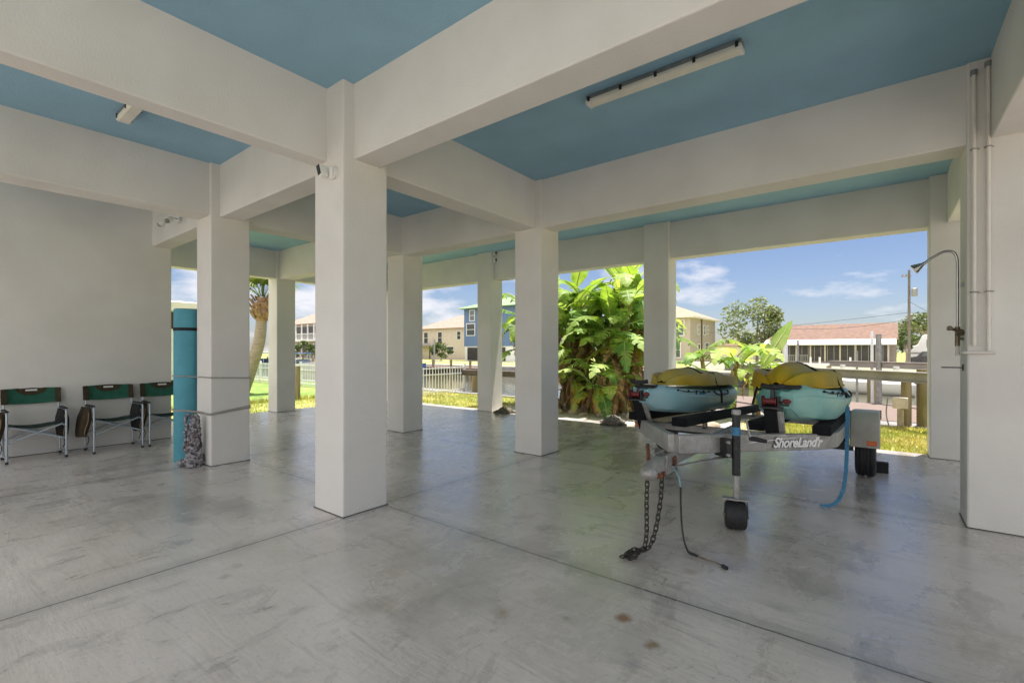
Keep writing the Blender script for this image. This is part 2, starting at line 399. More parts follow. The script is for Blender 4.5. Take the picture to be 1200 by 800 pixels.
class MB:
    def __init__(s): s.v = []; s.f = []; s.m = []
    def add(s, vs, fs, mi=0):
        o = len(s.v); s.v += [Vector(p) for p in vs]
        for f in fs: s.f.append([o + i for i in f]); s.m.append(mi)
    def box(s, x0, x1, y0, y1, z0, z1, mi=0):
        s.add([(x0,y0,z0),(x1,y0,z0),(x1,y1,z0),(x0,y1,z0),(x0,y0,z1),(x1,y0,z1),(x1,y1,z1),(x0,y1,z1)],
              [(3,2,1,0),(4,5,6,7),(0,1,5,4),(1,2,6,5),(2,3,7,6),(3,0,4,7)], mi); return s
    def obox(s, c, sx, sy, sz, M=None, mi=0):
        M = M or Matrix.Identity(3); c = Vector(c); h = []
        for z in (-1, 1):
            for x, y in ((-1,-1),(1,-1),(1,1),(-1,1)): h.append(c + M @ Vector((x*sx/2, y*sy/2, z*sz/2)))
        s.add(h, [(3,2,1,0),(4,5,6,7),(0,1,5,4),(1,2,6,5),(2,3,7,6),(3,0,4,7)], mi); return s
    def bar(s, a, b, w, h, up=(0,0,1), mi=0):
        a, b, up = Vector(a), Vector(b), Vector(up)
        d = (b - a).normalized(); sd = d.cross(up).normalized(); u = sd.cross(d)
        M = Matrix((d, sd, u)).transposed()
        return s.obox((a + b) / 2, (b - a).length, w, h, M, mi)
    def path(s, pts, prof, up=(0,0,1), closed=False, caps=True, mi=0, twist=None):
        # sweep a closed 2-D profile along a polyline
        pts = [Vector(p) for p in pts]; n = len(pts); k = len(prof(0) if callable(prof) else prof); up = Vector(up)
        vs = []; ref = None
        for i, p in enumerate(pts):
            if closed: d = pts[(i+1) % n] - pts[i-1]
            else: d = pts[min(i+1, n-1)] - pts[max(i-1, 0)]
            d.normalize()
            sd = d.cross(up)
            if sd.length < 1e-3: sd = d.cross(Vector((1, 0.01, 0)))
            sd.normalize()
            if ref is not None:
                sd = (ref - d * ref.dot(d))
                sd.normalize()
            if ref is None or True: ref = sd
            u = sd.cross(d)
            pr = prof(i/(n-1)) if callable(prof) else prof
            for a, b in pr: vs.append(p + sd * a + u * b)
        fs = []
        for i in range(n if closed else n-1):
            for j in range(k):
                a = i*k+j; b = i*k+(j+1) % k; c = ((i+1) % n)*k+(j+1) % k; d_ = ((i+1) % n)*k+j
                fs.append((a, b, c, d_))
        if caps and not closed:
            fs.append(tuple(range(k-1, -1, -1))); fs.append(tuple((n-1)*k + j for j in range(k)))
        s.add(vs, fs, mi); return s
    def tube(s, pts, r, n=8, closed=False, caps=True, mi=0):
        def pr(t):
            rr = r(t) if callable(r) else r
            return [(rr*math.cos(2*PI*j/n), rr*math.sin(2*PI*j/n)) for j in range(n)]
        return s.path(pts, pr, closed=closed, caps=caps, mi=mi)
    def cyl(s, a, b, r, n=14, r2=None, mi=0):
        r2 = r if r2 is None else r2
        return s.tube([a, b], lambda t: r + (r2 - r)*t, n, mi=mi)
    def lathe(s, c, prof, n=20, axis='z', mi=0):
        c = Vector(c); vs = []; fs = []
        for r, z in prof:
            for j in range(n):
                a = 2*PI*j/n; x, y = r*math.cos(a), r*math.sin(a)
                p = {'z': (x, y, z), 'x': (z, x, y), 'y': (y, z, x)}[axis]
                vs.append(c + Vector(p))
        m = len(prof)
        for i in range(m-1):
            for j in range(n): fs.append((i*n+j, i*n+(j+1) % n, (i+1)*n+(j+1) % n, (i+1)*n+j))
        fs.append(tuple(range(n-1, -1, -1))); fs.append(tuple((m-1)*n+j for j in range(n)))
        s.add(vs, fs, mi); return s
    def grid(s, fn, nu, nv, mi=0, wrap=False):
        vs = [fn(i/nu, j/nv) for i in range(nu+1) for j in range(nv+1)]
        fs = [(i*(nv+1)+j, (i+1)*(nv+1)+j, (i+1)*(nv+1)+j+1, i*(nv+1)+j+1) for i in range(nu) for j in range(nv)]
        s.add(vs, fs, mi); return s
    def prism(s, poly, y0, y1, axis='y', mi=0):
        k = len(poly); vs = []
        for w in (y0, y1):
            for a, b in poly:
                vs.append({'y': (a, w, b), 'x': (w, a, b), 'z': (a, b, w)}[axis])
        fs = [tuple(range(k)), tuple(range(2*k-1, k-1, -1))]
        for j in range(k): fs.append((j, j+k, (j+1) % k + k, (j+1) % k))
        s.add(vs, fs, mi); return s
    def ball(s, c, rx, ry, rz, nu=12, nv=8, jit=0.0, mi=0, rnd=random):
        c = Vector(c); vs = []; fs = []
        for i in range(nv+1):
            th = PI*i/nv
            for j in range(nu):
                ph = 2*PI*j/nu; q = 1 + rnd.uniform(-jit, jit)
                vs.append(c + Vector((rx*q*math.sin(th)*math.cos(ph), ry*q*math.sin(th)*math.sin(ph), rz*q*math.cos(th))))
        for i in range(nv):
            for j in range(nu): fs.append((i*nu+j, (i+1)*nu+j, (i+1)*nu+(j+1) % nu, i*nu+(j+1) % nu))
        s.add(vs, fs, mi); return s
    def build(s, name, mats, parent=None, smooth=None, bevel=0.0, local=False, recalc=True):
        me = bpy.data.meshes.new(name)
        off = Vector((0, 0, 0)) if (parent is None or local) else wloc(parent)
        me.from_pydata([tuple(p - off) for p in s.v], [], s.f)
        if not isinstance(mats, (list, tuple)): mats = [mats]
        for m in mats: me.materials.append(m)
        me.polygons.foreach_set("material_index", s.m)
        if recalc:
            bm = bmesh.new(); bm.from_mesh(me)
            bmesh.ops.recalc_face_normals(bm, faces=bm.faces)
            bm.to_mesh(me); bm.free()
        if smooth is not None:
            me.polygons.foreach_set("use_smooth", [True]*len(me.polygons))
            me.set_sharp_from_angle(angle=R(smooth))
        me.update()
        o = bpy.data.objects.new(name, me); C.objects.link(o)
        if parent: o.parent = parent
        if bevel:
            md = o.modifiers.new("bevel", 'BEVEL'); md.width = bevel; md.segments = 2; md.limit_method = 'ANGLE'; md.angle_limit = R(40)
        return o

def thing(name, label, cat, loc=(0,0,0), group=None, rotz=0):
    o = bpy.data.objects.new(name, None); C.objects.link(o)
    o.location = loc; o.rotation_euler = (0, 0, rotz); o.empty_display_size = 0.2
    o['label'] = label; o['category'] = cat
    if group: o['group'] = group
    return o
def tag(o, label, cat, group=None):
    o['label'] = label; o['category'] = cat
    if group: o['group'] = group
    return o
def struct(o, kind='structure'):
    o['kind'] = kind; return o
def dup(root, loc, rotz=0, label=None, scale=None):
    r = root.copy(); C.objects.link(r); r.location = loc; r.rotation_euler = (0, 0, rotz)
    if label: r['label'] = label
    if scale: r.scale = (scale,)*3
    for ch in list(root.children):
        c = ch.copy(); C.objects.link(c); c.parent = r
        for g in list(ch.children):
            d = g.copy(); C.objects.link(d); d.parent = c
    return r
def smoothpts(pts, n=6, closed=False):
    # Catmull-Rom through points
    P = [Vector(p) for p in pts]; out = []; m = len(P)
    rng = range(m if closed else m-1)
    for i in rng:
        p0 = P[i-1] if (i > 0 or closed) else P[0]; p1 = P[i]; p2 = P[(i+1) % m]
        p3 = P[(i+2) % m] if (i+2 < m or closed) else P[-1]
        for k in range(n):
            t = k/n
            out.append(0.5*((2*p1) + (p2-p0)*t + (2*p0-5*p1+4*p2-p3)*t*t + (3*p1-p0-3*p2+p3)*t**3))
    if not closed: out.append(P[-1])
    return out

# ------------------------------------------------------------------ setting: ground, canal, slab
Y_NEAR, Y_FAR = 11.6, 34.0
g = MB()
prof = [(-260, -0.06), (Y_NEAR, -0.06), (Y_NEAR+0.02, -2.2), (Y_FAR-0.02, -2.2), (Y_FAR, -0.10), (700, -0.10)]
vs = []; fs = []
for x in (-700, 700):
    for y, z in prof: vs.append((x, y, z))
n_ = len(prof)
for i in range(n_-1): fs.append((i, i+1, n_+i+1, n_+i))
g.add(vs, fs)
struct(g.build("ground", LAWN))
w_ = MB(); w_.add([(-700, Y_NEAR, -0.85), (700, Y_NEAR, -0.85), (700, Y_FAR, -0.85), (-700, Y_FAR, -0.85)], [(0,1,2,3)])
struct(w_.build("water", WATER))
MB_ = MB().box(-11.15, 3.2, -1.5, 8.5, -0.16, 0.0)
struct(MB_.build("concrete_floor", FLOOR, bevel=0.012))
struct(MB().box(-60, 30, -60, -1.504, -0.12, -0.02).box(3.204, 30, -1.504, 8.5, -0.12, -0.02).build("bounce_driveway", DRIVE))  # unseen pale ground behind and beside the house, added to bounce sunlight inside
# greener neighbouring lawn to the left of the property line
nl = MB(); nl.add([(-60, -3.4, -0.052), (-13.75, -3.4, -0.052), (-13.75, 11.58, -0.052), (-60, 11.58, -0.052)], [(0,1,2,3)])
struct(nl.build("neighbouring_lawn", LAWNG))
# white shell bed under the banana clump
bed = MB()
bp_ = [(-7.1,8.52),(-3.1,8.52),(-2.0,8.9),(-1.6,9.8),(-2.0,11.4),(-7.6,11.4),(-7.9,10.0)]
bed.add([(x, y, -0.045) for x, y in bp_], [tuple(range(len(bp_)))])
struct(bed.build("shell_bed", SAND))
# seawall caps
struct(MB().box(-700, 700, Y_NEAR+0.03, Y_NEAR+0.6, -2.2, -0.02).build("seawall", CAPC, bevel=0.03))
struct(MB().box(-700, 700, Y_FAR-0.6, Y_FAR-0.03, -2.2, -0.03).build("far_seawall", CAPC, bevel=0.03))

# grass blades (uncountable)
rg = random.Random(3)
gb = MB()
def blade(x, y, h, lean):
    a = rg.uniform(0, 2*PI); w = 0.006 + 0.004*rg.random()
    dx, dy = math.cos(a), math.sin(a); lx, ly = rg.uniform(-1,1)*lean, rg.uniform(-1,1)*lean
    gb.add([(x-dx*w, y-dy*w, -0.06), (x+dx*w, y+dy*w, -0.06), (x+lx, y+ly, -0.06+h)], [(0,1,2)])
for _ in range(26000):
    r_ = rg.random()
    if r_ < 0.55: x, y = rg.uniform(-2.2, 1.6), rg.uniform(8.52, 11.55)
    elif r_ < 0.85: x, y = rg.uniform(-13.6, -7.4), rg.uniform(8.55, 11.55)
    else: x, y = rg.uniform(-13.7, -11.2), rg.uniform(2.5, 8.6)
    blade(x, y, rg.uniform(0.03, 0.075), 0.04)
for _ in range(2500):   # rank edge along the property line
    blade(-13.7 + rg.gauss(0, 0.08), rg.uniform(2.5, 9.7), rg.uniform(0.08, 0.2), 0.06)
struct(gb.build("grass", BLADE, recalc=False), 'stuff')

# ------------------------------------------------------------------ the house on columns
ZC, ZB = 3.68, 3.04
house = thing("stilt_house", "white stucco house raised on square columns, sky blue ceiling above a concrete floor", "house", (-3.8, 2.5, 0))
cols = [(-4.0,-3.55,2.235,2.685), (-6.84,-6.385,2.24,2.69), (-6.86,-6.425,5.19,5.625), (-4.0,-3.555,5.17,5.60),
        (-11.22,-10.8,5.13,5.56), (-7.48,-7.04,8.225,8.62), (-3.40,-2.94,8.22,8.62), (0.50,0.95,8.22,8.62),
        (0.537,1.30,5.17,5.585), (-11.22,-10.8,8.22,8.62), (0.62,1.07,2.235,2.685),
        (-4.0,-3.55,-1.4,-0.98), (-6.84,-6.385,-1.4,-0.98), (0.62,1.07,-1.4,-0.98), (2.6,3.04,2.24,2.68), (2.6,3.04,5.17,5.60), (2.6,3.04,8.05,8.47), (2.6,3.04,-1.4,-0.98)]
for c in cols:
    MB().box(c[0], c[1], c[2], c[3], -0.15 if c[3] > 8.5 or c[0] < -11 else -0.02, ZC+0.01).build("column", W_STUCCO, house, bevel=0.014)
CAULK = mat("dark_base_joint", (0.07, 0.066, 0.06), 0.95, var=0.4, scale=20)
for c in cols[:9]:
    MB().box(c[0]-0.006, c[1]+0.006, c[2]-0.006, c[3]+0.006, 0.0005, 0.006).build("base_joint", CAULK, house)
MB().box(-8.999, -8.992, -1.05, 2.59, 0.0005, 0.007).build("base_joint", CAULK, house)
for x0, x1, y0, y1 in [(-11.16,3.05,2.34,2.60), (-11.16,3.05,5.195,5.50), (-11.16,3.05,8.32,8.58)]:
    MB().box(x0, x1, y0, y1, ZB, ZC+0.02).build("beam", W_STUCCO, house, bevel=0.01)
dz = 0.006
for i, (x0, x1, y0, y1) in enumerate([(-3.985,-3.80,-1.4,2.4), (-3.955,-3.655,2.55,5.3), (-6.78,-6.43,-1.4,2.4), (-6.80,-6.46,2.55,5.3),
                       (-11.13,-10.86,-1.4,8.4), (0.67,0.96,-1.4,5.25), (0.67,0.94,5.45,8.4)]):
    MB().box(x0, x1, y0, y1, ZB+dz, ZC+0.02).build("beam", W_STUCCO, house, bevel=0.01)
MB().box(-11.2, 3.1, -1.5, 8.75, ZC, ZC+0.14).build("ceiling", BLUE_CEIL, house)
MB().box(-11.3, 3.2, -1.55, 8.85, ZC+0.143, ZC+0.55).build("fascia", W_STUCCO, house, bevel=0.01)
MB().box(-9.26, -9.0, -1.1, 2.592, -0.02, ZC+0.012).build("wall", W_STUCCO, house, bevel=0.012)

# ------------------------------------------------------------------ things fixed to the house
def ceiling_lamp(x0, x1, yc, label):
    t = thing("fluorescent_ceiling_light", label, "ceiling light", ((x0+x1)/2, yc, ZC), "strip lights on the blue ceiling")
    MB().box(x0, x1, yc-0.05, yc+0.05, ZC-0.038, ZC-0.002).build("housing", GREYM, t, bevel=0.004)
    pf = [(yc-0.058, ZC-0.04), (yc-0.055, ZC-0.062), (yc-0.04, ZC-0.075), (yc+0.04, ZC-0.075), (yc+0.055, ZC-0.062), (yc+0.058, ZC-0.04)]
    MB().prism(pf, x0+0.012, x1-0.012, 'x').build("diffuser", LAMPW, t, bevel=0.003)
    for x in (x0, x1-0.025):
        MB().prism([(a*1.0 + (0.003 if a > yc else -0.003), b - (0.003 if b < ZC-0.07 else 0)) for a, b in pf], x, x+0.025, 'x').build("end_cap", WHITEP, t)
    n = 5
    for k in range(n):
        x = x0+0.03 + (x1-x0-0.06)*k/(n-1)
        for sgn in (-1, 1):
            m = MB().box(x-0.011, x+0.011, yc+sgn*0.0595-0.004, yc+sgn*0.0595+0.004, ZC-0.06, ZC-0.02)
            m.build("clip", BLACKP, t)
    return t
ceiling_lamp(-2.08, -0.80, 3.78, "long strip light with yellowed diffuser and black clips above the boat trailer")
ceiling_lamp(-5.77, -4.52, 1.27, "strip light half hidden behind the beam above the camp chairs")

t = thing("security_camera", "small black and white security camera on the front column below the beams", "camera", (-3.69, 2.235, 2.92), None)
MB().box(-3.715, -3.665, 2.205, 2.233, 2.865, 2.965).build("mount", WHITEP, t, bevel=0.006)
Mr = Matrix.Rotation(R(-20), 3, 'Y')
MB().obox((-3.755, 2.17, 2.93), 0.055, 0.07, 0.105, Mr).build("body", WHITEP, t, bevel=0.012)
MB().obox((-3.757, 2.134, 2.935), 0.042, 0.008, 0.09, Mr).build("lens", BLACKP, t, bevel=0.003)
MB().tube(smoothpts([(-3.64,2.225,2.96),(-3.625,2.21,2.93),(-3.63,2.21,2.88),(-3.67,2.215,2.86)]), 0.006, 6).build("cable", WHITEP, t, smooth=60)

t = thing("motion_flood_light", "white twin flood light on the beam beside the left wall", "flood light", (-7.75, 2.34, 3.22))
MB().lathe((-7.75, 2.325, 3.24), [(0.0,-0.02),(0.055,-0.02),(0.05,0.012),(0.0,0.014)], 16, 'y').build("base", WHITEP, t, smooth=40)
for sx in (-1, 1):
    a = Vector((-7.75 + sx*0.02, 2.30, 3.24)); b = a + Vector((sx*0.08, -0.09, -0.02)); c_ = b + Vector((sx*0.05, -0.07, -0.06))
    MB().tube([a, b], 0.012, 8).build("arm", WHITEP, t, smooth=60)
    MB().tube([b, b+(c_-b)*0.5, c_], lambda q: 0.026 + 0.02*q, 12).build("lamp_head", WHITEP, t, smooth=60)
    MB().ball(c_ + (c_-b).normalized()*0.003, 0.034, 0.034, 0.034, 10, 6).build("bulb", GREYM, t, smooth=60)

t = thing("outdoor_outlet_box", "pair of white weatherproof outlets high on the far column left of the bananas", "outlet box", (-7.02, 8.40, 3.55))
for zc in (3.65, 3.49):
    MB().box(-7.038, -6.97, 8.26, 8.42, zc-0.07, zc+0.07).build("box", WHITEP, t, bevel=0.008)
    for yy in (8.30, 8.385):
        MB().lathe((-6.969, yy, zc), [(0.0,-0.004),(0.03,-0.004),(0.028,0.008),(0.0,0.008)], 10, 'x').build("socket", BLACKP, t)
MB().tube(smoothpts([(-6.99,8.44,3.66),(-6.97,8.5,3.62),(-6.97,8.49,3.50),(-6.99,8.44,3.44)]), 0.008, 6).build("cable", GREYM, t, smooth=60)

for px, zt, zb, lab in ((0.575, 3.58, 1.44, "left painted conduit running down the right column beside the shower"),
                    (0.655, 3.62, 1.40, "right painted conduit running down the right column from the beam corner")):
    t = thing("conduit", lab, "pipe", (px, 5.15, 0), "conduits on the right column")
    yb = 5.148
    pts = [(px, yb, zb), (px, yb, zt-0.06), (px, yb, zt)] if px < 0.6 else [(px, yb, zb), (px, yb, zt-0.03), (px, yb, zt)]
    if px > 0.6: pts += []
    MB().tube(pts, 0.014, 10).build("pipe", PIPEW, t, smooth=50)
    for z in (1.86, 2.98):
        MB().tube([(px-0.017, yb+0.012, z), (px-0.021, yb-0.004, z), (px-0.012, yb-0.019, z), (px+0.012, yb-0.019, z), (px+0.021, yb-0.004, z), (px+0.03, yb+0.012, z)], 0.005, 6).build("strap", GREYM, t, smooth=50)
    MB().cyl((px, yb, zt-0.02), (px, yb, zt+0.02), 0.022, 10).build("coupling", GREYM, t, smooth=50)
t = thing("conduit", "horizontal painted pipe crossing the right column below the conduits to the shower", "pipe", (0.58, 5.15, 1.39), "conduits on the right column")
MB().tube([(0.517, 5.30, 1.385), (0.517, 5.16, 1.385), (0.522, 5.150, 1.385), (0.54, 5.146, 1.385), (0.69, 5.146, 1.385)], 0.012, 8).build("pipe", PIPEW, t, smooth=50)
t = thing("wall_bracket", "thin black metal peg on the shower column face", "bracket", (0.5, 5.36, 1.27))
MB().cyl((0.536, 5.36, 1.262), (0.40, 5.34, 1.262), 0.005, 8).build("peg", BLACKP, t, smooth=60)
MB().box(0.528, 0.536, 5.345, 5.375, 1.235, 1.29).build("plate", BLACKP, t, bevel=0.003)

t = thing("outdoor_shower", "chrome outdoor shower with curved arm on the right column", "shower", (0.505, 5.38, 1.5))
xs, ys = 0.50, 5.36
MB().tube(smoothpts([(xs, ys, 1.40), (xs, ys, 1.55), (xs, ys, 2.06), (xs-0.004, ys, 2.17), (xs-0.03, ys, 2.225), (xs-0.09, ys, 2.23), (xs-0.17, ys, 2.18), (xs-0.20, ys, 2.155)], 6), 0.0105, 10).build("riser", CHROME, t, smooth=60)
hd = Vector((xs-0.20, ys, 2.155)); ax = Vector((-0.82, 0, -0.57)).normalized()
MB().tube([hd, hd+ax*0.02, hd+ax*0.028, hd+ax*0.085, hd+ax*0.095], lambda q: [0.013, 0.014, 0.018, 0.043, 0.042][round(q*4)], 14).build("shower_head", CHROME, t, smooth=40)
MB().cyl((xs, ys, 1.44), (xs, ys, 1.60), 0.017, 10).cyl((xs, ys, 1.50), (0.537, ys, 1.50), 0.012, 8).cyl((xs, ys, 1.57), (xs-0.045, ys-0.02, 1.585), 0.013, 8).build("valve", BRASS, t, smooth=50)
MB().cyl((xs+0.012, ys-0.03, 1.54), (xs+0.012, ys-0.055, 1.56), 0.026, 10).cyl((xs-0.05, ys-0.02, 1.585), (xs-0.05, ys-0.045, 1.59), 0.02, 10).build("handle", BRASS, t, smooth=50)
MB().tube([(xs, ys, 1.44), (xs, ys, 1.36)], 0.014, 8).build("tailpiece", PIPEW, t, smooth=50)
MB().box(0.522, 0.536, 5.335, 5.385, 1.93, 1.96).build("clamp", GREYM, t)

# ------------------------------------------------------------------ camp chairs
def make_chair(label):
    t = thing("camp_chair", label, "chair", (0, 0, 0), "folding camp chairs along the wall")
    W = 0.27; xf, xb = 0.23, -0.20
    for sy in (-1, 1):
        y = sy*W
        MB().tube(smoothpts([(xf, y, 0.0), (xf, y, 0.3), (xf, y, 0.58), (xf-0.012, y, 0.615), (xf-0.05, y, 0.625)], 4), 0.0125, 8).build("leg", ALU, t, smooth=60, local=True)
        MB().tube(smoothpts([(xb, y, 0.0), (xb, y, 0.3), (xb, y, 0.57), (xb+0.012, y, 0.615), (xb+0.05, y, 0.625)], 4), 0.0125, 8).build("leg", ALU, t, smooth=60, local=True)
        MB().tube([(xf-0.05, y, 0.625), (xb+0.05, y, 0.625)], 0.012, 8).build("arm_rail", ALU, t, smooth=60, local=True)
        MB().box(xb+0.06, xf-0.035, y-0.023, y+0.023, 0.63, 0.652).build("armrest", BLACK, t, bevel=0.009, local=True)
        MB().tube([(xf, y-sy*0.02, 0.43), (xb, y-sy*0.02, 0.43)], 0.011, 8).build("seat_rail", ALU, t, smooth=60, local=True)
        MB().tube([(xf, y, 0.06), (xb, y, 0.06)], 0.011, 8).build("runner", ALU, t, smooth=60, local=True)
        MB().tube([(xb+0.02, y-sy*0.012, 0.42), (xb-0.02, y-sy*0.012, 0.66), (xb-0.055, y-sy*0.012, 0.89)], 0.011, 8).build("back_post", ALU, t, smooth=60, local=True)
        for x in (xf, xb):
            MB().cyl((x, y, 0), (x, y, 0.03), 0.017, 10).build("foot_cap", BLACK, t, local=True)
    for x in (xf-0.028, xb+0.03):
        for sy in (-1, 1):
            xo = x + (0.012 if sy > 0 else -0.012)
            MB().bar((xo, -sy*(W-0.005), 0.25), (xo, sy*(W-0.03), 0.45), 0.024, 0.014, up=(1,0,0)).build("cross_brace", ALU, t, local=True, bevel=0.004)
    def seat(u, v):
        x = xb + (xf-xb)*u; y = -W+0.015 + (2*W-0.03)*v
        return Vector((x, y, 0.452 - 0.055*math.sin(PI*v)*(0.6+0.4*math.sin(PI*u)) + 0.012*u))
    m = MB().grid(seat, 8, 12); m.grid(lambda u, v: seat(u, v) - Vector((0,0,0.006)), 8, 12)
    m.build("seat", DGREENF, t, smooth=60, local=True)
    def bk(u, v, off=0.0, z0=0.705, z1=0.895):
        y = -W-0.01 + (2*W+0.02)*v; z = z0 + (z1-z0)*u
        x = -0.205 - 0.13*(z-0.6)/0.3*0.45 - 0.035*math.sin(PI*v) + off
        z += 0.012*math.sin(PI*v)*(2*u-1)
        return Vector((x, y, z))
    m = MB().grid(lambda u, v: bk(u, v, 0.0), 6, 16)
    m.grid(lambda u, v: bk(u, v, -0.012), 6, 16)
    b = m.build("backrest", GREENF, t, smooth=60, local=True)
    for v0, v1 in ((-0.005, 0.095), (0.905, 1.005)):
        m = MB().grid(lambda u, v: bk(u, v0+(v1-v0)*v, 0.026, 0.702, 0.898), 4, 4)
        m.grid(lambda u, v: bk(u, v0+(v1-v0)*v, -0.026, 0.702, 0.898), 4, 4)
        m.build("end_sleeve", OLIVEF, b, smooth=60, local=True)
    m = MB()
    pts = []
    for k in range(25):
        a = PI*k/24
        pts.append((0.5 - 0.27*math.cos(a)*(1), 0.97 - 0.42*math.sin(a)))
    vs = [bk(uu, vv, 0.008) for vv, uu in pts] + [bk(0.99, 0.5, 0.008)]
    m.add(vs, [(i, i+1, 25) for i in range(24)])
    m.build("handle_patch", OLIVEF, b, local=True)
    MB().grid(lambda u, v: bk(0.80+0.10*u, 0.40+0.20*v, 0.014), 1, 6).build("handle_slot", WHITEP, b, local=True)
    # hanging pouches at both arms
    for sy, dx, tl in ((1, 0.02, 0.0), (-1, 0.0, 0.06)):
        y = sy*(W+0.045) if sy < 0 else W-0.012
        P = MB()
        def pch(u, v, y=y, sy=sy, dx=dx, tl=tl):
            a = 2*PI*v; z = 0.615 - (0.36 if sy > 0 else 0.38)*u
            sq = lambda c: math.copysign(abs(c)**0.5, c)
            wx = 0.155*(1 - 0.25*u**3); wy = (0.03 + 0.03*min(1, u*3))*(1 - 0.25*u**4)
            return Vector((0.01 + dx + wx*sq(math.cos(a)), y + wy*sq(math.sin(a)) + sy*tl*(u-0.2), z - 0.012*math.sin(3*a)))
        P.grid(pch, 10, 20)
        top = [pch(0, k/20) for k in range(20)]; bot = [pch(1, k/20) for k in range(20)]
        P.add(top, [tuple(range(20))]); P.add(bot, [tuple(range(19, -1, -1))])
        po = P.build("pouch", OLIVEF if sy < 0 else BLACKF, t, smooth=50, local=True)
        MB().tube(smoothpts([(0.17+dx, y-sy*0.0, 0.56), (0.178+dx, y+0.012+sy*tl*.3, 0.45), (0.172+dx, y-0.006+sy*tl*.5, 0.33), (0.145+dx, y+0.004+sy*tl*.7, 0.25)]), 0.006, 6).build("piping", TANF, po, smooth=50, local=True)
        MB().tube(smoothpts([(0.12, y, 0.25), (0.135, y+0.012, 0.18), (0.115, y-0.004, 0.12)]), 0.005, 5).build("drawstring", BLACKF, po, smooth=50, local=True)
    return t
chair = make_chair("green camp chair nearest the left edge of the photo, cut off by the frame")
chair.location = (-8.71, 1.0, 0)
dup(chair, (-8.66, 1.80, 0), R(2), "green camp chair in the middle of the row of three along the wall")
dup(chair, (-8.66, 2.44, 0), R(-2), "green camp chair half hidden behind the teal foam roll")

# ------------------------------------------------------------------ foam roll, ropes and garden ornament
rc = Vector((-7.03, 2.20, 0)); rr_ = 0.15
t = thing("foam_roll", "tall teal roll of foam matting standing against the left column", "foam roll", rc)
m = MB()
spir = []
for k in range(140):
    a = k/139*2*PI*5; r = 0.02 + (rr_-0.02)*k/139
    spir.append((r*math.cos(a+1.2), r*math.sin(a+1.2)))
m.lathe(rc, [(rr_*0.97, 0.0), (rr_, 0.01), (rr_, 1.92), (rr_*0.98, 1.93), (0.02, 1.93)], 36)
m.build("roll", FOAM, t, smooth=40)
m = MB(); m.path([(rc.x+a, rc.y+b, 1.932) for a, b in spir], [(-0.002,-0.002),(0.002,-0.002),(0.002,0.002),(-0.002,0.002)]); m.build("rolled_edge", BLACKF, t)
MB().lathe(rc, [(rr_+0.001, 1.655), (rr_+0.005, 1.658), (rr_+0.005, 1.692), (rr_+0.001, 1.695)], 36).build("band", BLACKF, t, smooth=50)

def rope(z_roll, z_l, z_r, label, r=0.007):
    pts = []
    for k in range(9):
        a = PI*0.75 + k/8*(PI*1.12)
        pts.append((rc.x+(rr_+0.008)*math.cos(a), rc.y+(rr_+0.008)*math.sin(a), z_roll + (z_l-z_roll)*k/8*0.4))
    pts += [(-6.84, 2.229, z_l-0.004), (-6.6, 2.230, z_l), (-6.39, 2.228, z_l), (-6.374, 2.236, z_l), (-6.374, 2.45, (z_l+z_r)/2), (-6.375, 2.69, z_r), (-6.39, 2.70, z_r),
            (-6.84, 2.70, z_r), (-6.92, 2.60, z_roll)]
    o = MB().tube(pts, r, 8, closed=True).build("rope", ROPE, None, smooth=70)
    tag(o, label, "rope", "ropes round the left column")
rope(1.085, 1.075, 1.055, "upper grey rope tied round the left column and the foam roll")
rope(0.665, 0.64, 0.70, "lower doubled rope, its thinner strand, round the left column and foam roll", 0.006)
rope(0.66, 0.625, 0.675, "lowest grey rope, sagging, round the left column and the foam roll", 0.008)

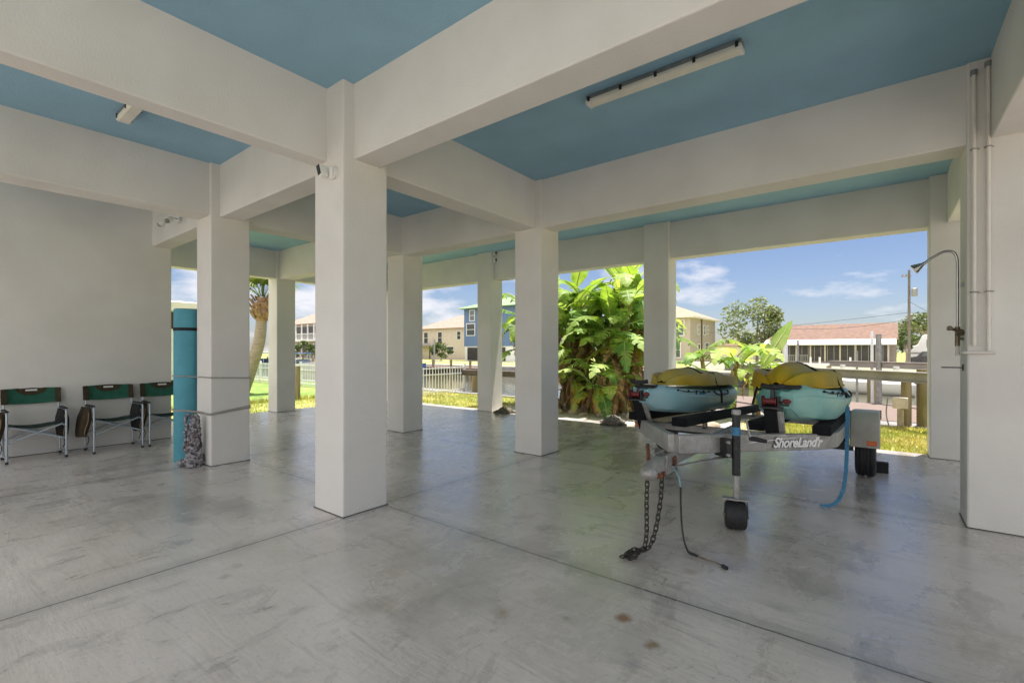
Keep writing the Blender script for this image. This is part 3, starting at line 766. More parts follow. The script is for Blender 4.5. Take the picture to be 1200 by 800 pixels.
def ornament():
    MOT = mat("mottled_ornament", (0.36, 0.345, 0.36), 0.85, var=0.5, scale=30, bump=0.8, bscale=60, col2=(0.10, 0.09, 0.10), mixscale=26, mixlo=0.48, mixhi=0.54)
    RSP = mat("rust_and_blue_mottle", (0.15, 0.10, 0.095), 0.85, var=0.5, scale=35, bump=0.8, bscale=60, col2=(0.33, 0.33, 0.38), mixscale=34, mixlo=0.48, mixhi=0.55)
    base = Vector((-6.60, 2.12, 0))
    t = thing("garden_ornament", "mottled grey and rust scaly ornament leaning on the left column base", "ornament", base)
    rnd = random.Random(5)
    u = Vector((0.787, 0.617, 0)); d = Vector((0.617, -0.787, 0))  # across / towards viewer
    spine = [(0.02,0.0,0.085),(0.02,0.07,0.10),(0.03,0.16,0.085),(0.02,0.25,0.085),(0.035,0.34,0.065),(0.03,0.43,0.068),(0.035,0.52,0.055),(0.03,0.59,0.055),(0.03,0.63,0.03)]
    m = MB(); nn = 18; vs = []
    S = []
    for i in range(len(spine)-1):
        for k in range(4):
            a = k/4; S.append(tuple(spine[i][j]*(1-a)+spine[i+1][j]*a for j in range(3)))
    S.append(spine[-1])
    for (o, z, r) in S:
        for j in range(nn):
            a = 2*PI*j/nn; q = r*(1 + 0.13*math.sin(5*a+z*40) + rnd.uniform(-0.12, 0.12))
            vs.append(base + u*(o-0.01) + u*q*math.cos(a) + d*q*0.85*math.sin(a) + Vector((0,0,z)))
    fs = []
    for i in range(len(S)-1):
        for j in range(nn): fs.append((i*nn+j, i*nn+(j+1) % nn, (i+1)*nn+(j+1) % nn, (i+1)*nn+j))
    fs.append(tuple(range(nn))); fs.append(tuple((len(S)-1)*nn+j for j in range(nn)))
    m.add(vs, fs); m.build("body", MOT, t, smooth=25)
    m = MB()
    for k in range(11):
        z = 0.20 + k*0.042; o = -0.075 - 0.012*math.sin(k*1.7) + 0.02*(k/11)
        c = base + u*o + Vector((0,0,z)) + d*0.03
        m.ball(c, 0.028, 0.022, 0.024, 8, 6, 0.25, rnd=rnd)
    m.build("crest", RSP, t, smooth=30)
    m = MB()
    for k in range(16):
        a = rnd.uniform(-1.2, 1.2); z = 0.12 + rnd.random()*0.45; r = 0.1 - 0.05*z/0.6
        c = base + u*(0.015 + r*math.sin(a)) + d*r*0.8*math.cos(a) + Vector((0,0,z))
        m.ball(c, 0.03, 0.024, 0.038, 8, 6, 0.3, rnd=rnd)
    m.build("scale", RSP, t, smooth=25)
    m = MB(); m.ball(base + u*(-0.115) + Vector((0,0,0.045)) + d*0.03, 0.055, 0.05, 0.045, 12, 8, 0.18, rnd=rnd)
    m.ball(base + u*(0.03) + Vector((0,0,0.04)) + d*0.09, 0.085, 0.05, 0.042, 12, 8, 0.18, rnd=rnd)
    m.build("foot", MOT, t, smooth=30)
ornament()

# ------------------------------------------------------------------ boat trailer
XA = -1.265
def zf(y): return 0.66 - 0.058*(y-4.0)        # frame centreline height (nose is jacked up)
TR = thing("boat_trailer", "galvanised double watercraft trailer propped on its tongue jack, carrying two kayaks", "trailer", (XA, 6.6, 0))
rect = lambda w, h: [(-w/2,-h/2),(w/2,-h/2),(w/2,h/2),(-w/2,h/2)]
def arm(sgn):
    P = [(XA + sgn*0.02, 3.66), (XA + sgn*0.25, 4.02), (XA + sgn*0.50, 4.42), (XA + sgn*0.72, 4.74), (XA + sgn*0.86, 4.96), (XA + sgn*0.925, 5.2), (XA + sgn*0.935, 5.6), (XA + sgn*0.935, 6.6), (XA+sgn*0.935, 8.3)]
    pts = smoothpts([(x, y, zf(y)) for x, y in P], 6)
    m = MB().path(pts, lambda q: rect(0.055, 0.145 - 0.02*q))
    return m.build("frame_arm", GALV, TR, smooth=25, bevel=0.006)
for s_ in (-1, 1): arm(s_)
# swoosh plate and lettering on the right arm's outer face
def armp(f, off=0.0, dz_=0.0):
    a = Vector((XA+0.25, 4.02, zf(4.02))); b = Vector((XA+0.72, 4.74, zf(4.74)))
    d = (b-a).normalized(); nrm = Vector((d.y, -d.x, 0)).normalized()
    return a + (b-a)*f + nrm*off + Vector((0,0,dz_))
LETTER = mat("worn_white_lettering", (0.85, 0.85, 0.84), 0.6, var=0.08, scale=25)
def lettering():
    a, b = armp(0), armp(1); d = (b-a).normalized()
    n = Vector((d.y, -d.x, 0)).normalized(); up = n.cross(d)
    for nm, mt, off, ext, offs in (("lettering_shadow", BLACKP, 0.0295, 0.0006, 0.006), ("lettering", LETTER, 0.031, 0.001, 0.0)):
        cu = bpy.data.curves.new(nm, 'FONT'); cu.body = "ShoreLand'r"; cu.size = 0.117; cu.shear = 0.30; cu.extrude = ext; cu.offset = offs*0.5+0.0035
        cu.space_character = 0.95
        cu.materials.append(mt)
        o = bpy.data.objects.new(nm, cu); C.objects.link(o); o.parent = TR
        M = Matrix((d, up, n)).transposed().to_4x4()
        p = armp(0.60, off, -0.038)
        M.translation = p - wloc(TR)
        me = bpy.data.meshes.new_from_object(o)
        o2 = bpy.data.objects.new(nm, me); C.objects.link(o2); o2.parent = TR
        o2.matrix_local = M
        bpy.data.objects.remove(o)
lettering()
m = MB()
vs = [armp(0.02, 0.0285, -0.05), armp(0.30, 0.0285, 0.0), armp(1.25, 0.0285, 0.062), armp(0.35, 0.0285, 0.012)]
m.add(vs, [(0,1,2,3)]); m.build("swoosh_stripe", WHITEM, TR)
# tongue, gusset plates, coupler
MB().bar((XA, 3.28, 0.575), (XA, 5.6, zf(5.6)-0.02), 0.075, 0.075).build("tongue", GALV, TR, bevel=0.006)
for sg in (-1, 1):
    m = MB(); z0 = 0.60
    m.prism([(XA+sg*0.037, 3.42), (XA+sg*0.06, 3.42), (XA+sg*0.30, 4.02), (XA+sg*0.26, 4.05)], z0-0.055, z0-0.047, 'z')
    m.build("gusset", GALV, TR)
    MB().box(XA+sg*0.045-0.006, XA+sg*0.045+0.006, 3.36, 3.56, 0.505, 0.645).build("side_plate", GALV, TR, bevel=0.003)
    MB().obox((XA+sg*0.062, 3.50, 0.57), 0.016, 0.05, 0.095, Matrix.Rotation(R(8), 3, 'X')).build("rusty_lug", RUST, TR, bevel=0.006)
cp = MB()
cp.prism([(3.36,0.53),(3.36,0.635),(3.24,0.63),(3.16,0.61),(3.11,0.575),(3.105,0.535),(3.14,0.53)], XA-0.045, XA+0.045, 'x')
cp.ball((XA, 3.15, 0.555), 0.062, 0.065, 0.05, 16, 10)
cp.build("coupler", GALV, TR, smooth=40, bevel=0.006)
MB().prism([(3.22,0.62),(3.27,0.62),(3.255,0.70),(3.235,0.745),(3.21,0.73),(3.225,0.68)], XA-0.05, XA-0.03, 'x').build("coupler_latch", RUST, TR, bevel=0.005)
MB().cyl((XA+0.045, 3.20, 0.535), (XA+0.075, 3.20, 0.535), 0.018, 10).build("coupler_bolt", RUST, TR, smooth=50)
MB().cyl((XA+0.045, 3.27, 0.535), (XA+0.07, 3.27, 0.535), 0.014, 10).build("coupler_bolt", RUST, TR, smooth=50)
# chains
def chain(pts, label=None):
    P = smoothpts(pts, 12); m = MB()
    # resample by arc length
    L_ = 0.038; acc = 0; out = [P[0]]
    for i in range(1, len(P)):
        seg = P[i]-P[i-1]
        while acc + seg.length >= L_:
            f = (L_-acc)/seg.length; q = P[i-1] + seg*f
            out.append(q); P[i-1] = q; seg = P[i]-q; acc = 0
        acc += seg.length
    for i in range(len(out)-1):
        a, b = out[i], out[i+1]; d = (b-a).normalized(); c = (a+b)/2
        s1 = d.cross(Vector((0.3,0.9,0.2)) if abs(d.z) > 0.5 else Vector((0,0,1))).normalized(); s2 = d.cross(s1)
        w = s1 if i % 2 else s2
        ring = []
        for k in range(12):
            al = 2*PI*k/12
            ring.append(c + d*(0.026*math.copysign(abs(math.cos(al))**0.8, math.cos(al))) + w*0.0155*math.copysign(abs(math.sin(al))**0.8, math.sin(al)))
        m.tube(ring, 0.0048, 6, closed=True)
    return m.build("safety_chain", CHAINM, TR, smooth=60)
chain([(XA-0.025, 3.19, 0.52), (XA-0.03, 3.185, 0.35), (XA-0.028, 3.18, 0.12), (XA-0.035, 3.15, 0.03), (XA-0.06, 3.09, 0.016), (XA-0.09, 3.02, 0.016), (XA-0.06, 2.96, 0.016), (XA-0.015, 2.99, 0.03), (XA-0.05, 3.05, 0.04)])
chain([(XA+0.06, 3.24, 0.52), (XA+0.05, 3.235, 0.35), (XA+0.025, 3.21, 0.15), (XA-0.005, 3.17, 0.035), (XA-0.04, 3.11, 0.03), (XA-0.08, 3.05, 0.035), (XA-0.10, 2.98, 0.016), (XA-0.11, 2.94, 0.016)])
# wiring harness
MB().tube(smoothpts([(XA+0.07, 3.42, 0.56), (XA+0.12, 3.40, 0.5), (XA+0.14, 3.385, 0.42)]), 0.004, 6).build("wire_lead", LBLUE, TR, smooth=60)
MB().tube(smoothpts([(XA+0.14, 3.385, 0.43), (XA+0.145, 3.38, 0.25), (XA+0.17, 3.35, 0.10), (XA+0.215, 3.31, 0.02), (XA+0.26, 3.29, 0.011)]), 0.0065, 8).build("wire_loom", BLACK, TR, smooth=60)
MB().tube(smoothpts([(XA+0.25, 3.29, 0.012), (XA+0.33, 3.275, 0.010), (XA+0.40, 3.265, 0.012), (XA+0.46, 3.235, 0.012)]), 0.0045, 6).build("wire_tail", BRASS, TR, smooth=60)
MB().obox((XA+0.475, 3.225, 0.013), 0.045, 0.02, 0.022, Matrix.Rotation(R(-35), 3, 'Z')).build("plug", BLACK, TR, bevel=0.003)
MB().tube([(XA+0.235, 3.30, 0.014), (XA+0.29, 3.282, 0.014)], 0.009, 8).build("wire_splice", BLACK, TR, smooth=60)
# jack
JX, JY = -0.90, 4.02
MB().cyl((JX, JY, 0.42), (JX, JY, 0.905), 0.031, 18).build("jack_outer_tube", BLACKP, TR, smooth=40)
MB().cyl((JX, JY, 0.90), (JX, JY, 0.935), 0.034, 18).build("jack_cap", GALV, TR, smooth=40)
MB().tube([(JX, JY, 0.735), (JX, JY, 0.80)], 0.0318, 18).build("jack_label", STRAPB, TR, smooth=40)
MB().cyl((JX, JY, 0.19), (JX, JY, 0.43), 0.025, 16).build("jack_inner_tube", GALV, TR, smooth=40)
dv = Vector((0.55, 0.835, 0)); nv = Vector((0.835, -0.55, 0))
MB().obox((JX-0.09, JY-0.025, 0.635), 0.05, 0.14, 0.15, Matrix((dv, nv, Vector((0,0,1)))).transposed()).build("jack_bracket", BLACKP, TR, bevel=0.006)
MB().obox((JX-0.035, JY-0.0, 0.635), 0.045, 0.10, 0.12, Matrix((dv, nv, Vector((0,0,1)))).transposed()).build("jack_swivel", BLACKP, TR, bevel=0.006)
for k in (-1, 1):
    MB().cyl(Vector((JX-0.10, JY-0.04, 0.635+k*0.05))+nv*0.06, Vector((JX-0.10, JY-0.04, 0.635+k*0.05))+nv*0.085, 0.012, 8).build("jack_bolt", GALV, TR)
# wheel axle roughly along the view's horizontal
_a0, _b0 = Vector((0.787, 0.617, 0)), Vector((-0.617, 0.787, 0)); ua = _a0*0.93 - _b0*0.37; ub = _a0*0.37 + _b0*0.93
wc = Vector((JX+0.0, JY-0.02, 0.112)) 
m = MB()
prof_ = [(0.03,-0.075),(0.085,-0.078),(0.104,-0.066),(0.110,-0.045)] + [(0.110 if k % 2 else 0.106, -0.045+0.015*k) for k in range(1, 7)] + [(0.104,0.066),(0.085,0.078),(0.03,0.075)]
nn = 26; vs = []; fs = []
for r, z in prof_:
    for j in range(nn):
        a = 2*PI*j/nn; vs.append(wc + ua*z + ub*r*math.cos(a) + Vector((0,0,r*math.sin(a))))
k_ = len(prof_)
for i in range(k_-1):
    for j in range(nn): fs.append((i*nn+j, i*nn+(j+1) % nn, (i+1)*nn+(j+1) % nn, (i+1)*nn+j))
fs.append(tuple(range(nn))); fs.append(tuple((k_-1)*nn+j for j in range(nn)))
m.add(vs, fs); jw = m.build("jack_wheel", BLACK, TR, smooth=30)
MB().cyl(wc-ua*0.095, wc+ua*0.095, 0.014, 10).build("axle_bolt", GALV, jw, smooth=50)
Mv = Matrix((ua, ub, Vector((0,0,1)))).transposed()
m = MB(); m.obox(wc+Vector((0,0,0.125)), 0.19, 0.07, 0.012, Mv)
for s_ in (-1, 1): m.obox(wc+ua*s_*0.088+Vector((0,0,0.055)), 0.006, 0.06, 0.15, Mv)
m.build("jack_fork", GALV, TR, bevel=0.003)
cr0 = Vector((JX, JY, 0.86))
MB().tube([cr0+ua*0.03, cr0+ua*0.07+Vector((0,0,0.0)), cr0+ua*0.10-Vector((0,0,0.14))], 0.008, 8).build("crank_arm", GALV, TR, smooth=40)
MB().tube([cr0+ua*0.09-Vector((0,0,0.145)), cr0+ua*0.12-Vector((0,0,0.145)), cr0+ua*0.215-Vector((0,0,0.16))], lambda q: 0.014+0.006*math.sin(PI*q), 10).build("crank_grip", BLACK, TR, smooth=50)
# amber markers
MB().obox(armp(0.10, 0.042, 0.0), 0.10, 0.028, 0.04, Matrix((dv, nv, Vector((0,0,1)))).transposed()).build("marker_light", ORANGE, TR, bevel=0.008)
MB().obox((XA-0.80, 4.80, zf(4.8)), 0.028, 0.09, 0.045, Matrix.Rotation(R(30), 3, 'Z')).build("marker_light", ORANGE, TR, bevel=0.008)
# crossmembers, axle, bunks
for y in (5.25, 7.7):
    MB().bar((XA-0.92, y, zf(y)-0.03), (XA+0.92, y, zf(y)-0.03), 0.05, 0.07, ).build("crossmember", GALV, TR, bevel=0.005)
MB().bar((XA-1.02, 6.6, 0.30), (XA+1.02, 6.6, 0.30), 0.06, 0.06).build("axle", BLACKP, TR, bevel=0.005)
for x in (-0.93, 0.93):
    m = MB().tube(smoothpts([(XA+x, 6.15, 0.44), (XA+x, 6.4, 0.365), (XA+x, 6.6, 0.345), (XA+x, 6.8, 0.365), (XA+x, 7.05, 0.44)]), 0.02, 6); m.build("leaf_spring", BLACKP, TR, smooth=40)
def bunk(x, y0, y1, zo):
    m = MB().bar((x, y0, zf(y0)+zo), (x, y1, zf(y1)+zo), 0.14, 0.085)
    b = m.build("bunk", CARPET, TR, bevel=0.012)
    for y in (5.25, 7.7):
        MB().bar((x, y, zf(y)-0.02), (x, y, zf(y)+zo-0.02), 0.04, 0.05, up=(0,1,0)).build("bunk_bracket", GALV, TR)
bunk(XA-0.22, 4.42, 8.5, 0.10); bunk(XA-0.80, 4.75, 8.5, 0.09)
bunk(XA+0.36, 4.75, 8.3, 0.10); bunk(XA+0.86, 4.85, 8.3, 0.10)
# wheels and fenders
for sg in (-1, 1):
    xc = XA + sg*1.13; wy = 6.62
    m = MB()
    pr = [(0.12,-0.085),(0.20,-0.095),(0.235,-0.088),(0.252,-0.07),(0.255,-0.05),(0.249,-0.046),(0.255,-0.042),(0.256,-0.016),(0.249,-0.012),(0.249,0.012),(0.256,0.016),(0.255,0.042),(0.249,0.046),(0.255,0.05),(0.252,0.07),(0.235,0.088),(0.20,0.095),(0.12,0.085)]
    m.lathe((xc, wy, 0.256), pr, 40, 'x'); wh = m.build("wheel", BLACK, TR, smooth=30)
    MB().lathe((xc, wy, 0.256), [(0.02,-0.07),(0.13,-0.075),(0.14,-0.08),(0.145,0.08),(0.13,0.075),(0.02,0.06)], 24, 'x').build("rim", WHITEM, wh, smooth=30)
    # fender: rounded shell
    xi, xo = xc - 0.13, xc + 0.13
    P = [(wy-0.375, 0.375), (wy-0.375, 0.585), (wy-0.35, 0.66), (wy-0.30, 0.71), (wy-0.22, 0.735), (wy+0.22, 0.715), (wy+0.32, 0.68), (wy+0.375, 0.60), (wy+0.385, 0.36)]
    pts = smoothpts([(xc, y, z) for y, z in P], 5)
    m = MB()
    nn = 13; vs = []
    for i, p in enumerate(pts):
        d = (pts[min(i+1, len(pts)-1)] - pts[max(i-1, 0)]).normalized(); nrm = Vector((0, -d.z, d.y))
        for (a, b) in [(-0.13,-0.05),(-0.13,-0.012),(-0.122,0.0),(-0.10,0.006),(0.10,0.006),(0.122,0.0),(0.13,-0.012),(0.13,-0.05),(0.124,-0.05),(0.122,-0.012),(0.0,-0.004),(-0.122,-0.012),(-0.124,-0.05)]:
            wfac = 1.0 - (0.22 if (i < 3 or i > len(pts)-4) else 0)*0
            vs.append(p + Vector((a*wfac, 0, 0)) + nrm*b)
    fs = []
    for i in range(len(pts)-1):
        for j in range(nn): fs.append((i*nn+j, i*nn+(j+1) % nn, (i+1)*nn+(j+1) % nn, (i+1)*nn+j))
    fs.append(tuple(range(nn))); fs.append(tuple((len(pts)-1)*nn+j for j in range(nn)))
    m.add(vs, fs)
    # front face panel closes the arch at the front edge
    fd = m.build("fender", FENDERW, TR, smooth=35)
    MB().obox((xc+sg*0.06, wy-0.389, 0.425), 0.085, 0.022, 0.05).build("marker_light", ORANGE, fd, bevel=0.006)
    MB().bar((xc-sg*0.13, wy, 0.43), (XA+sg*0.95, wy, 0.43), 0.05, 0.04).build("fender_bracket", GALV, TR)
    MB().obox((xc+0.13, wy+0.30, 0.66), 0.02, 0.05, 0.1).build("side_lamp", BLACKP, fd)
# winch posts with bow stops
def winch(x, y, lean):
    zb = zf(y)
    MB().bar((x, y, zb-0.02), (x-0.02, y-lean, zb+0.33), 0.10, 0.07, up=(0,1,0)).build("winch_post", CARPET, TR, bevel=0.008)
    MB().bar((x+0.07, y+0.02, zb-0.02), (x+0.06, y-lean, zb+0.26), 0.012, 0.05, up=(1,0,0)).build("winch_bracket", GALV, TR, bevel=0.003)
    MB().obox((x, y-lean-0.03, zb+0.29), 0.17, 0.07, 0.014).box(x-0.075, x-0.067, y-lean-0.08, y-lean+0.03, zb+0.29, zb+0.39).box(x+0.052, x+0.060, y-lean-0.08, y-lean+0.03, zb+0.29, zb+0.39).build("winch_plate", BLACKP, TR)
    c = Vector((x-0.01, y-lean-0.04, zb+0.345))
    MB().lathe(c, [(0.014,-0.05),(0.045,-0.05),(0.045,-0.044),(0.024,-0.04),(0.026,0.04),(0.045,0.044),(0.045,0.05),(0.014,0.05)], 16, 'x').build("winch_drum", REDP, TR, smooth=30)
    MB().tube([c+Vector((0.06,0,0)), c+Vector((0.085,-0.02,0)), c+Vector((0.10,-0.06,-0.02)), c+Vector((0.15,-0.06,-0.02))], 0.008, 8).build("winch_crank", BLACKP, TR, smooth=40)
    MB().ball(c+Vector((0.13,-0.05,0.01)), 0.035, 0.02, 0.022, 10, 6).build("winch_knob", REDP, TR, smooth=60)
    MB().bar((x, y-lean, zb+0.30), (x, y-lean+0.01, zb+0.47), 0.03, 0.035, up=(0,1,0)).build("bow_stop_arm", BLACKP, TR)
    MB().tube([(x-0.085, y-lean+0.03, zb+0.475), (x-0.04, y-lean, zb+0.465), (x+0.04, y-lean, zb+0.465), (x+0.085, y-lean+0.03, zb+0.475)], 0.022, 10).build("bow_stop", BLACK, TR, smooth=50)
    MB().tube([c+Vector((0,0.03,0.03)), (x, y-lean+0.06, zb+0.42)], 0.008, 6).build("winch_strap", BLACKF, TR)
winch(-1.93, 4.70, 0.16)
winch(-0.74, 4.66, 0.06)

# ------------------------------------------------------------------ kayaks
def kayak(name, x, y0, L_, hw, zb0, zb1, H, body, label, cat, group, bow=2.8):
    """sit-on-top hull: blunt ends, flared gunwale, scupper keel"""
    t = thing(name, label, cat, (x, y0+L_/2, (zb0+zb1)/2), group)
    sec = [(0.0,-1.0),(0.30,-0.98),(0.42,-0.86),(0.56,-0.93),(0.78,-0.80),(0.90,-0.45),(0.96,0.0),(1.0,0.38),(0.985,0.46),(0.93,0.50),(0.90,0.80),(0.80,0.95),(0.55,0.98),(0.30,0.86),(0.0,0.84)]
    full = sec + [(-a, b) for a, b in sec[-2:0:-1]]
    n = 34; k = len(full); vs = []; fs = []
    for i in range(n+1):
        t_ = i/n; s = abs(2*t_-1)
        f = max(0.02, (1 - s**bow))**(1/2.0)
        f = min(1, f*1.03)
        rock = 0.30*s**3
        zb = zb0 + (zb1-zb0)*t_
        lo = zb + H*rock*0.9; hi = zb + H + H*0.16*s**2
        if s > 0.93: 
            q = (s-0.93)/0.07; lo += H*0.25*q; hi -= H*0.22*q
        yy = y0 + L_*t_
        for a, b in full:
            dish = 0
            z = lo + (hi-lo)*(b+1)/2
            if b > 0.8 and abs(a) < 0.6 and s > 0.86: z += 0.02
            vs.append((x + hw*f*a, yy, z))
    for i in range(n):
        for j in range(k): fs.append((i*k+j, i*k+(j+1) % k, (i+1)*k+(j+1) % k, (i+1)*k+j))
    fs.append(tuple(range(k))); fs.append(tuple(n*k+j for j in range(k)))
    m = MB(); m.add(vs, fs)
    o = m.build("hull", body, t, smooth=32)
    zn = zb0 + H*1.12
    yn = y0 + 0.03
    MB().tube(smoothpts([(x-0.09, yn+0.10, zn-0.0), (x-0.085, yn-0.02, zn-0.005), (x+0.085, yn-0.02, zn-0.005), (x+0.09, yn+0.10, zn-0.0)], 5), 0.013, 8).build("carry_handle", BLACK, t, smooth=50)
    MB().obox((x, yn+0.05, zn+0.0), 0.20, 0.05, 0.02).build("handle_base", BLACK, t, bevel=0.005)
    MB().lathe((x, y0+0.42, zb0+(zb1-zb0)*0.14+H*1.0), [(0.11,0.0),(0.115,0.012),(0.09,0.022),(0.0,0.024)], 20).build("hatch", BLACK, t, smooth=40)
    # side badge: a dot and a short bar, worn beyond reading
    for yy, w in ((y0+0.66, 0.045), (y0+0.82, 0.19)):
        t_ = (yy-y0)/L_; s = abs(2*t_-1); f = min(1, math.sqrt(1-s**bow)*1.03); zb = zb0+(zb1-zb0)*t_
        lo = zb + H*0.27*s**3; hi = zb+H+H*0.16*s**2
        zc = lo + (hi-lo)*0.83
        if w < 0.1: MB().lathe((x+hw*f*0.915, yy, zc), [(0.0,-0.004),(0.022,-0.004),(0.022,0.004),(0.0,0.004)], 12, 'x').build("badge", BLACKP, t)
        else:
            f2 = min(1, math.sqrt(1-abs(2*(yy+w/2-y0)/L_-1)**bow)*1.03); f1 = min(1, math.sqrt(1-abs(2*(yy-w/2-y0)/L_-1)**bow)*1.03)
            MB().bar((x+hw*f1*0.918, yy-w/2, zc), (x+hw*f2*0.918, yy+w/2, zc-0.004), 0.006, 0.022).build("badge", STRAPB, t)
    for sg in (-1, 1):
        cord = []
        for q in (0.10, 0.16, 0.22, 0.28, 0.34):
            s = abs(2*q-1); f = min(1, math.sqrt(1-s**bow)*1.03); zb = zb0+(zb1-zb0)*q
            lo = zb + H*0.27*s**3; hi = zb+H+H*0.16*s**2
            cord.append(Vector((x+sg*hw*f*0.93, y0+L_*q, lo+(hi-lo)*0.90)))
            MB().ball(cord[-1], 0.012, 0.016, 0.012, 8, 6).build("pad_eye", BLACK, t, smooth=60)
        MB().tube(smoothpts([c_ + Vector((sg*0.008, 0, -0.012*(i_ % 2))) for i_, c_ in enumerate(cord)], 5), 0.0045, 6).build("deck_cord", BLACKF, t, smooth=60)
    for sg in (-1, 1):
        MB().tube(smoothpts([(x+sg*hw*0.93, y0+L_*0.40, zb0+(zb1-zb0)*0.4+H*0.92), (x+sg*hw*1.0, y0+L_*0.42, zb0+(zb1-zb0)*0.42+H*0.80), (x+sg*hw*1.0, y0+L_*0.5, zb0+(zb1-zb0)*0.5+H*0.76), (x+sg*hw*1.0, y0+L_*0.58, zb0+(zb1-zb0)*0.58+H*0.80), (x+sg*hw*0.93, y0+L_*0.60, zb0+(zb1-zb0)*0.6+H*0.92)]), 0.01, 6).build("side_handle", BLACK, t, smooth=50)
    return t
def upturned(name, x, y0, L_, hw, zb0, zb1, H, body, label, twist=0.0, hump=0.5):
    t = thing(name, label, "kayak", (x, y0+L_/2, (zb0+zb1)/2), "kayaks on the trailer")
    n, k = 44, 28
    def gg(u):
        return (1-abs(u)**5)**0.5*(0.78 + 0.22*math.cos(2*PI*u*0.98))
    def top(a, v):
        s = abs(2*a-1); u = 2*v-1
        f = max(0.03, (1-s**2.6))**0.55
        e = (0.62 + 0.38*(1-s**2))*(1 - 0.75*max(0, (s-0.85)/0.15)**2)
        e *= 1 + 0.11*math.sin(a*7.0+0.5)*hump
        # the flat centre of the hull shows its scupper wells as shallow waves
        zz = gg(u)*e + 0.015*math.sin(a*26)*max(0, 0.5-abs(u))
        xx = x + twist*(a-0.5) + hw*f*(u + 0.10*math.sin(u*PI))
        return Vector((xx, y0+L_*a, zb0+(zb1-zb0)*a + H*zz))
    m = MB(); m.grid(top, n, k)
    m.grid(lambda a, v: Vector((top(a, v).x, y0+L_*a, zb0+(zb1-zb0)*a - 0.012 + 0.0*v)), n, k)
    # rim
    for v in (0.0, 1.0):
        m.grid(lambda a, q, v=v: top(a, v) + Vector((0, 0, -0.012*q)), n, 1)
    m.build("hull", body, t, smooth=60)
    rim = [top(a/n, 0.0)+Vector((-0.004,0,-0.004)) for a in range(n+1)] + [top(1-a/n, 1.0)+Vector((0.004,0,-0.004)) for a in range(n+1)]
    MB().tube(rim, 0.011, 6, closed=True).build("gunwale", body, t, smooth=60)
    MB().obox(top(0.05, 0.30)+Vector((0,-0.012,-0.05)), 0.09, 0.02, 0.09, Matrix.Rotation(R(-18), 3, 'X')).build("drain_patch", REDP, t, bevel=0.008)
    return t, top
Kg = "kayaks on the trailer"
kayak("kayak", -1.87, 4.52, 3.0, 0.375, 0.745, 0.60, 0.27, LBLUE, "pale blue sit-on-top kayak on the left side of the trailer, under a faded yellow hull", "kayak", Kg)
kayak("kayak", -0.64, 4.62, 3.0, 0.385, 0.745, 0.62, 0.31, TEAL, "teal sit-on-top kayak on the right side of the trailer, its blunt end facing the camera", "kayak", Kg)
up1, top1 = upturned("kayak", -1.83, 4.90, 2.5, 0.33, 1.055, 0.935, 0.185, YELLOWP, "faded yellow kayak upturned on top of the pale blue one", 0.0, 0.8)
up2, top2 = upturned("kayak", -0.70, 4.72, 2.6, 0.37, 1.085, 0.985, 0.235, YELLOW, "bright olive yellow kayak upturned on top of the teal one", 0.06, 0.9)
def tie(top, a, zlow, lab, x_out):
    P = [top(a, v/12) + Vector((0,0,0.006)) for v in range(13)]
    P = [P[0] + Vector((-0.06, 0, zlow-P[0].z))] + P + [P[-1] + Vector((x_out, 0, -0.10)), P[-1] + Vector((x_out, 0, zlow-P[-1].z))]
    o = MB().path(P, [(-0.012,-0.0015),(0.012,-0.0015),(0.012,0.0015),(-0.012,0.0015)], up=(0,1,0)).build("strap", BLACKF, None)
    tag(o, lab, "strap", "black straps over the kayaks")
tie(top1, 0.35, 0.80, "black strap over the faded yellow kayak on the left of the trailer", 0.06)
tie(top2, 0.42, 0.80, "black strap over the bright olive yellow kayak on the right of the trailer", 0.06)
# blue ratchet strap hanging to the floor
sx, sy_ = -0.235, 5.16
P = smoothpts([(sx, sy_+0.03, 0.90), (sx-0.003, sy_+0.02, 0.62), (sx-0.012, sy_+0.0, 0.33), (sx-0.03, sy_-0.02, 0.17), (sx-0.07, sy_-0.05, 0.06), (sx-0.13, sy_-0.08, 0.014), (sx-0.20, sy_-0.10, 0.007)], 6)
o = MB().path(P, [(-0.016,-0.0015),(0.016,-0.0015),(0.016,0.0015),(-0.016,0.0015)], up=(0.3,0.9,0.2)).build("ratchet_strap", STRAPB, None, smooth=60)
tag(o, "blue webbing strap hanging from the teal kayak to the floor by the trailer wheel", "strap")
# wheel chock
o = MB().prism([(6.86, 0.002), (7.08, 0.002), (7.08, 0.03), (6.90, 0.13), (6.86, 0.12)], -0.06, 0.07, 'x').build("wheel_chock", BLACK, None, bevel=0.008)
tag(o, "black rubber chock on the floor behind the trailer's right wheel", "wheel chock")

